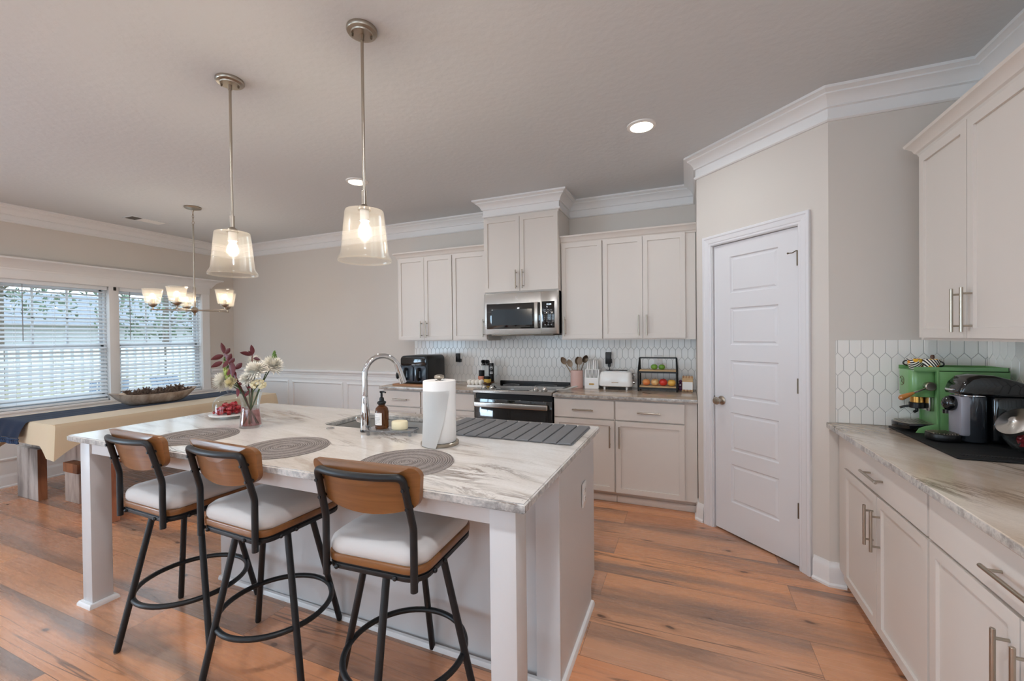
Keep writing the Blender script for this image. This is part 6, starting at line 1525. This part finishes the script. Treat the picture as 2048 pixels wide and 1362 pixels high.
# green lever machine: front faces -X
t = thing('espresso_machine', 'apple-green lever espresso machine on the black mat', 'espresso machine', (1.155, 2.712, ZM), R_(0))
b = B(); hw = 0.082
b.box(-0.055, 0.195, -hw, hw, 0.0, 0.305, 0.004); b.out('cabinet', 'green_paint', t, ang=30)
side = [(-0.140, 0.0), (-0.052, 0.0), (-0.052, 0.305), (-0.062, 0.305), (-0.062, 0.045), (-0.10, 0.036), (-0.128, 0.022)]
for s in (-1, 1): B().prism(side, s * hw - 0.002, s * hw + 0.002, lambda u, v, w: (u, w, v), bev=0.001).out('side_panel', 'green_paint', t)
b = B(); b.prism(rrect(-0.150, -0.050, -0.060, 0.082, 0.028, 5), 0.170, 0.300, bev=0.003); hd = b.out('brew_head', 'green_paint', t)
e = B(); y_ = 0.052
e.tube([(-0.1508, 0.03 + 0.022 * math.cos(k * PI / 14), 0.242 + 0.022 * math.sin(k * PI / 14)) for k in range(2, 24)], 0.0012, 6); e.tube([(-0.1508, 0.042, 0.252), (-0.1508, 0.026, 0.250), (-0.1508, 0.034, 0.238), (-0.1508, 0.020, 0.230)], 0.0012, 6)
e.out('emblem', 'dark_wood', hd, label='dark swirl emblem')
b = B(); b.cyl((-0.085, -0.060, 0.225), (-0.085, -0.092, 0.225), 0.021, 24, bev=0.003); lv = b.out('lever_boss', 'nickel', t)
B().tube([(-0.085, -0.080, 0.225), (-0.125, -0.088, 0.205), (-0.160, -0.092, 0.188)], 0.0055, 10).out('lever', 'chrome', lv)
B().tube([(-0.150, -0.091, 0.193), (-0.175, -0.094, 0.181), (-0.200, -0.097, 0.168), (-0.208, -0.098, 0.164)], 0.012, 14, rad=[0.006, 0.011, 0.0135, 0.007]).out('lever_grip', 'knob_wood', lv)
b = B(); b.cyl((-0.100, 0.01, 0.176), (-0.100, 0.01, 0.135), 0.026, 24); b.out('brew_group', 'gold', t); B().cyl((-0.100, 0.01, 0.137), (-0.100, 0.01, 0.108), 0.031, 24, bev=0.003).out('filter_holder', 'black_plastic', t)
b = B(); b.tube([(-0.12, 0.01, 0.118), (-0.145, 0.02, 0.112), (-0.160, 0.026, 0.104)], 0.006, 10); b.tube([(-0.10, 0.01, 0.11), (-0.10, 0.01, 0.094), (-0.112, 0.01, 0.086)], 0.007, 10); b.out('spout', 'black_plastic', t)
B().box(-0.075, -0.056, -0.045, 0.045, 0.10, 0.17, 0.003).out('group_plate', 'steel', t)
tray = [(-0.200 + 0.02 * (abs(k - 6) / 6) ** 2 * 2, -0.075 + 0.150 * k / 12) for k in range(13)] + [(-0.060, 0.075), (-0.060, -0.075)]
dt = B().prism(tray, 0.012, 0.040, bev=0.003).out('drip_tray', 'black_gloss', t); B().prism([(x * 0.965, y * 0.93) for x, y in tray], 0.0395, 0.0425).out('drip_grid', 'nickel', dt)
b = B()
for k in range(7):
    for j in range(4): b.lathe([(0, 0.0429), (0.005, 0.0429)], (-0.175 + 0.016 * k, -0.03 + 0.022 * j, 0), 8)
b.out('grid_holes', 'dark', dt, ang=0)
b = B(); b.box(-0.145, 0.190, -hw, -hw + 0.003, 0.300, 0.318); b.box(-0.145, 0.190, hw - 0.003, hw, 0.300, 0.318); b.box(0.187, 0.190, -hw, hw, 0.30, 0.318); b.box(-0.145, 0.19, -hw, hw, 0.297, 0.301); b.out('cup_rail', 'green_paint', t, ang=0)
# patterned cups
def cup_mat():
    c = NT('striped_cup_glaze'); v = c.mapping((1, 1, 1)); wv = c.node('ShaderNodeTexWave'); wv.wave_type = 'BANDS'; wv.bands_direction = 'DIAGONAL'
    c.l.new(v, wv.inputs['Vector']); wv.inputs['Scale'].default_value = 42
    col_ = c.ramp(wv.outputs['Fac'], [(0.45, (40, 34, 36)), (0.55, (238, 232, 222))])
    vo = c.node('ShaderNodeTexVoronoi'); c.l.new(c.mapping((30, 30, 30)), vo.inputs['Vector']); vo.inputs['Scale'].default_value = 1.0
    mask = c.ramp(vo.outputs['Distance'], [(0.30, (1, 1, 1)), (0.36, (0, 0, 0))]); hue = c.ramp(vo.outputs['Color'], [(0.3, (232, 172, 56)), (0.55, (216, 76, 46)), (0.8, (240, 196, 84))])
    c.col(c.mix(mask, col_, hue)); c.rough(0.2); return c.m
m_cup = cup_mat()
for lb, x, y, rz in (('patterned espresso cup on the green machine, left of the two', 1.055, 2.735, 170), ('patterned espresso cup on the green machine, right of the two', 1.092, 2.674, -45)):
    t = thing('espresso_cup', lb, 'cup', (x, y, ZM + 0.3015), R_(rz), 'patterned espresso cups')
    B().lathe([(0, 0), (0.022, 0), (0.024, 0.003), (0.031, 0.030), (0.034, 0.052), (0.032, 0.052), (0.029, 0.030), (0.021, 0.006), (0, 0.006)], seg=32).out('cup_body', m_cup, t)
    B().tube([(0.030 + 0.016 * math.sin(PI * k / 8), 0, 0.030 + 0.012 * math.cos(PI * k / 8)) for k in range(9)], 0.0032, 8).out('handle', 'black_plastic', t)
t = thing('tamper', 'small dark knob standing behind the patterned cups', 'tamper', (1.125, 2.745, ZM + 0.3015)); B().lathe([(0, 0), (0.018, 0), (0.018, 0.01), (0.007, 0.02), (0.006, 0.045), (0.009, 0.06), (0.006, 0.07), (0, 0.071)], seg=18).out('tamper_body', 'dark_wood', t)

# black capsule machine, front towards -X
t = thing('capsule_machine', 'glossy black capsule coffee machine in front of the green one', 'coffee machine', (1.150, 2.490, ZM), R_(4))
m_smoke = pmat('smoked_gloss', (58, 62, 68), 0.08, 0.6, coat=0.5); m_grey = pmat('silver_grey_plastic', (150, 148, 156), 0.35, 0.2)
b = B(); b.lathe([(0, 0.006), (0.049, 0.006), (0.051, 0.010), (0.051, 0.205), (0, 0.205)], (0, 0, 0), 40); b.out('front_tower', m_smoke, t)
b = B(); hullp = [(0.0, 0.21), (-0.064, 0.212), (-0.068, 0.225), (-0.055, 0.262), (-0.03, 0.288), (0.0, 0.298), (0.05, 0.296), (0.12, 0.276), (0.175, 0.255), (0.195, 0.235), (0.20, 0.205), (0.0, 0.205)]
b.prism(hullp[1:], -0.058, 0.058, lambda u, v, w: (u, w, v), bev=0.022, seg=4); b.out('hood', 'black_gloss', t, ang=40)
B().lathe([(0.052, 0.203), (0.0545, 0.206), (0.0545, 0.211), (0.052, 0.214)], seg=40).out('trim_ring', 'chrome', t)
B().box(-0.085, -0.050, -0.020, 0.020, 0.226, 0.236, 0.004).out('hood_latch', 'chrome', t)
b = B(); b.box(0.045, 0.195, -0.056, 0.056, 0.006, 0.21, 0.018, 3); b.out('rear_body', 'black_gloss', t)
b = B(); b.box(-0.058, -0.02, -0.045, 0.045, 0.03, 0.205, 0.01); b.out('front_panel', m_grey, t)
b = B(); b.ball((-0.072, 0, 0.168), 0.034, 0.85, 0.85, 1.0, 20, 12); b.cyl((-0.088, 0, 0.140), (-0.088, 0, 0.122), 0.010, 14); b.out('spout_head', 'black_gloss', t)
tr_ = rrect(-0.155, -0.040, -0.055, 0.055, 0.050, 8); ct = B().prism(tr_, 0.004, 0.034, bev=0.005).out('cup_tray', 'black_plastic', t)
b = B()
for k in range(11): b.box(-0.145 + 0.0095 * k, -0.1415 + 0.0095 * k, -0.045 if 2 < k < 9 else -0.03, 0.045 if 2 < k < 9 else 0.03, 0.034, 0.038)
b.out('tray_grid', 'nickel', ct, ang=0)
b = B(); b.prism(rrect(0.06, 0.185, -0.0, 0.23, 0.02, 4), 0.058, 0.12, lambda u, v, w: (u, w, v), bev=0.008); b.out('water_tank', 'acrylic', t)
b = B(); b.box(0.198, 0.222, -0.02, 0.02, 0.24, 0.268, 0.005); b.box(0.198, 0.222, -0.02, 0.02, 0.185, 0.21, 0.005); b.out('rear_hooks', 'black_plastic', t)

# candy jar with tilted steel lid
t = thing('candy_jar', 'tilted glass jar of red sweets with a steel lid, right picture edge', 'jar', (1.255, 2.325, ZM + 0.004), R_(200))
tilt = Matrix.Translation((0, 0, 0.052)) @ Matrix.Rotation(R_(52), 4, 'Y')
B().lathe([(0, -0.058), (0.05, -0.056), (0.074, -0.040), (0.082, 0.0), (0.076, 0.040), (0.058, 0.062), (0.056, 0.078), (0.053, 0.078), (0.055, 0.060), (0.072, 0.038), (0.078, 0.0), (0.070, -0.038), (0.048, -0.052), (0, -0.054)], seg=40, mtx=Matrix.Translation((0, 0, 0.022)) @ tilt).out('jar_glass', 'glass', t)
B().lathe([(0, 0.098), (0.012, 0.097), (0.02, 0.090), (0.055, 0.086), (0.062, 0.084), (0.063, 0.070), (0.060, 0.070), (0, 0.080)], seg=40, mtx=Matrix.Translation((0, 0, 0.022)) @ tilt).out('jar_lid', 'steel', t, label='round brushed steel lid')
r5 = random.Random(12)
spots = []
for k in range(16):
    a, rr, zz = r5.uniform(0, 2 * PI), 0.052 * math.sqrt(r5.random()), r5.uniform(-0.036, 0.030); spots.append((rr * math.cos(a), rr * math.sin(a), zz))
mtw = Matrix.Translation((1.255, 2.325, ZM + 0.004)) @ Matrix.Rotation(R_(200), 4, 'Z') @ Matrix.Translation((0, 0, 0.022)) @ tilt
sw = sweet_mesh(pmat('dark_red_foil', (140, 26, 34), 0.25, 0.3, coat=0.4)); sw.name = 'wrapped_sweet'; tag(sw, 'dark red wrapped sweet inside the tilted glass jar', 'sweet', 'wrapped sweets in the tilted jar')
for i, p in enumerate(spots):
    o = sw if i == 0 else sw.copy()
    if i: COL.objects.link(o)
    o.location = mtw @ Vector(p); o.rotation_euler = (r5.uniform(0, 6), r5.uniform(0, 6), r5.uniform(0, 6)); o.scale = (1.15,) * 3

# ------------------------------------------------------------------ outside the dining window
GZ = -0.35
def lawn():
    t = NT('dry_lawn'); nz = t.noise(t.mapping(), 3.0, 5); t.col(t.ramp(nz.outputs['Fac'], [(0.3, (132, 128, 96)), (0.7, (168, 160, 128))])); t.rough(0.95); return t.m
o = B().box(-40, XL - 0.17, -16, 26, GZ - 0.1, GZ).out('lawn', lawn(), ang=0); tag(o, 'pale lawn outside the dining window', 'lawn', kind='structure')
o = B().box(-9.6, XL - 0.17, 0.6, 7.5, GZ, GZ + 0.06).out('patio_slab', pmat('pale_concrete', (196, 194, 190), 0.9), ang=0); tag(o, 'pale concrete patio outside the dining window', 'patio', kind='structure')
m_fence = wood_material('pale_fence_wood', [(196, 192, 186), (218, 216, 212), (206, 198, 190)], (8, 3, 1.2), 0.9)
t = thing('garden_fence', 'pale picket privacy fence across the garden outside the window', 'fence', (-12.0, 5.0, GZ))
b = B(); rp = random.Random(5)
for k in range(96):
    y = -7.5 + 0.157 * k; h = 1.62 + rp.uniform(-0.012, 0.012); b.prism([(y, 0.03), (y + 0.10, 0.03), (y + 0.10, h - 0.03), (y + 0.075, h), (y + 0.025, h), (y, h - 0.03)], -0.01, 0.01, lambda u, v, w: (w, u, v))
b.out('pickets', m_fence, t, ang=0)
for z in (0.35, 1.30): B().box(-0.05, -0.012, -7.5, 7.6, z, z + 0.09).out('rail', m_fence, t, ang=0)
def patio_chair(label, x, y, rz):
    t = thing('patio_chair', label, 'patio chair', (x, y, GZ + 0.06), R_(rz), 'patio chairs outside the window'); mc = m_chair
    for k in range(5): B().box(-0.24 + 0.1 * k, -0.155 + 0.1 * k, -0.012, 0.012, 0.0, 0.78, 0.004, mtx=Matrix.Translation((0, 0.20, 0.32)) @ Matrix.Rotation(R_(-22), 4, 'X')).out('back_slat', mc, t)
    B().box(-0.27, 0.27, -0.30, 0.24, 0.34, 0.37, 0.004).out('seat', mc, t)
    for s in (-1, 1):
        B().box(s * 0.33 - 0.06, s * 0.33 + 0.06, -0.36, 0.34, 0.58, 0.605, 0.004).out('armrest', mc, t)
        B().box(s * 0.30 - 0.02, s * 0.30 + 0.02, -0.32, -0.22, 0.0, 0.58, 0.003).out('leg', mc, t); B().box(s * 0.30 - 0.02, s * 0.30 + 0.02, 0.26, 0.34, 0.0, 0.58, 0.003).out('leg', mc, t)
m_chair = pmat('slate_blue_plastic', (96, 112, 132), 0.6)
patio_chair('slate-blue patio chair outside, left of the pair behind the chandelier', -8.6, 3.75, 60)
patio_chair('slate-blue patio chair outside, right of the pair behind the chandelier', -8.3, 4.75, 100)
def leafy(name):
    t = NT(name); nz = t.noise(t.mapping(), 2.2, 3); t.col(t.ramp(nz.outputs['Fac'], [(0.3, (74, 92, 78)), (0.7, (124, 140, 118))])); t.rough(0.8); return t.m
m_tree = leafy('garden_foliage'); m_bark = pmat('grey_bark', (112, 102, 94), 0.9); m_hedge = leafy('hedge_foliage')
def tree(label, x, y, h, R, n, seed, trunk=0.14):
    t = thing('garden_tree', label, 'tree', (x, y, GZ), group='trees beyond the garden fence'); r = random.Random(seed)
    b = B(); b.tube([(0, 0, 0), (0.05, 0.03, h * 0.4), (0, 0.06, h * 0.9)], trunk, 8, rad=[trunk, trunk * 0.75, trunk * 0.25])
    for k in range(9):
        a = r.uniform(0, 6.28); z = h * r.uniform(0.35, 0.8); b.tube([(0, 0, z), (R * 0.5 * math.cos(a), R * 0.5 * math.sin(a), z + 0.3), (R * 0.9 * math.cos(a), R * 0.9 * math.sin(a), z + 0.35 + 0.4 * r.random())], 0.04, 5, rad=[trunk * 0.35, 0.03, 0.012])
    b.out('trunk', m_bark, t)
    b = B()
    for k in range(n):
        zz = r.uniform(0.30, 1.02); rr = R * (1.15 - 0.8 * abs(zz - 0.5)) * math.sqrt(r.random()); a = r.uniform(0, 6.28)
        c = Vector((rr * math.cos(a), rr * math.sin(a), h * zz)); q = Euler((r.uniform(0, 6), r.uniform(0, 6), r.uniform(0, 6))).to_matrix(); s = r.uniform(0.07, 0.15)
        P = [c + q @ Vector(v) * s for v in ((-1, 0, 0), (-0.2, -0.42, 0.1), (1, 0, 0), (-0.2, 0.42, 0.1))]; b.bm.faces.new([b.bm.verts.new(p) for p in P])
    b.out('foliage', m_tree, t, ang=0)
for i, (x, y, h, R, n, lb) in enumerate(((-16.5, 1.6, 6.5, 1.7, 1300, 'loose tree beyond the fence, seen at the left of the left window unit'), (-21.0, 6.4, 8.5, 1.9, 1500, 'loose tall tree beyond the fence, seen through the middle of the left window unit'), (-15.5, 8.3, 6.2, 1.6, 1300, 'loose tree beyond the fence, seen near the window post'), (-19.5, 13.2, 6.8, 1.8, 1500, 'loose tree beyond the fence, seen behind the chandelier'), (-15.0, -3.4, 6.0, 1.7, 400, 'tree beyond the fence outside the left picture edge'))):
    tree(lb, x, y, h, R, n, 30 + i)
t = thing('neighbour_house', 'low grey-roofed house far beyond the garden fence', 'house', (-30, 11.0, GZ))
B().box(-3, 3, -15, 9, 0, 2.6).out('house_wall', pmat('pale_siding', (196, 198, 202), 0.8), t, ang=0)
B().prism([(-3.6, 2.5), (3.6, 2.5), (0, 4.2)], -15.5, 9.5, lambda u, v, w: (u, w, v)).out('roof', pmat('grey_shingle', (132, 136, 144), 0.9), t, ang=0)
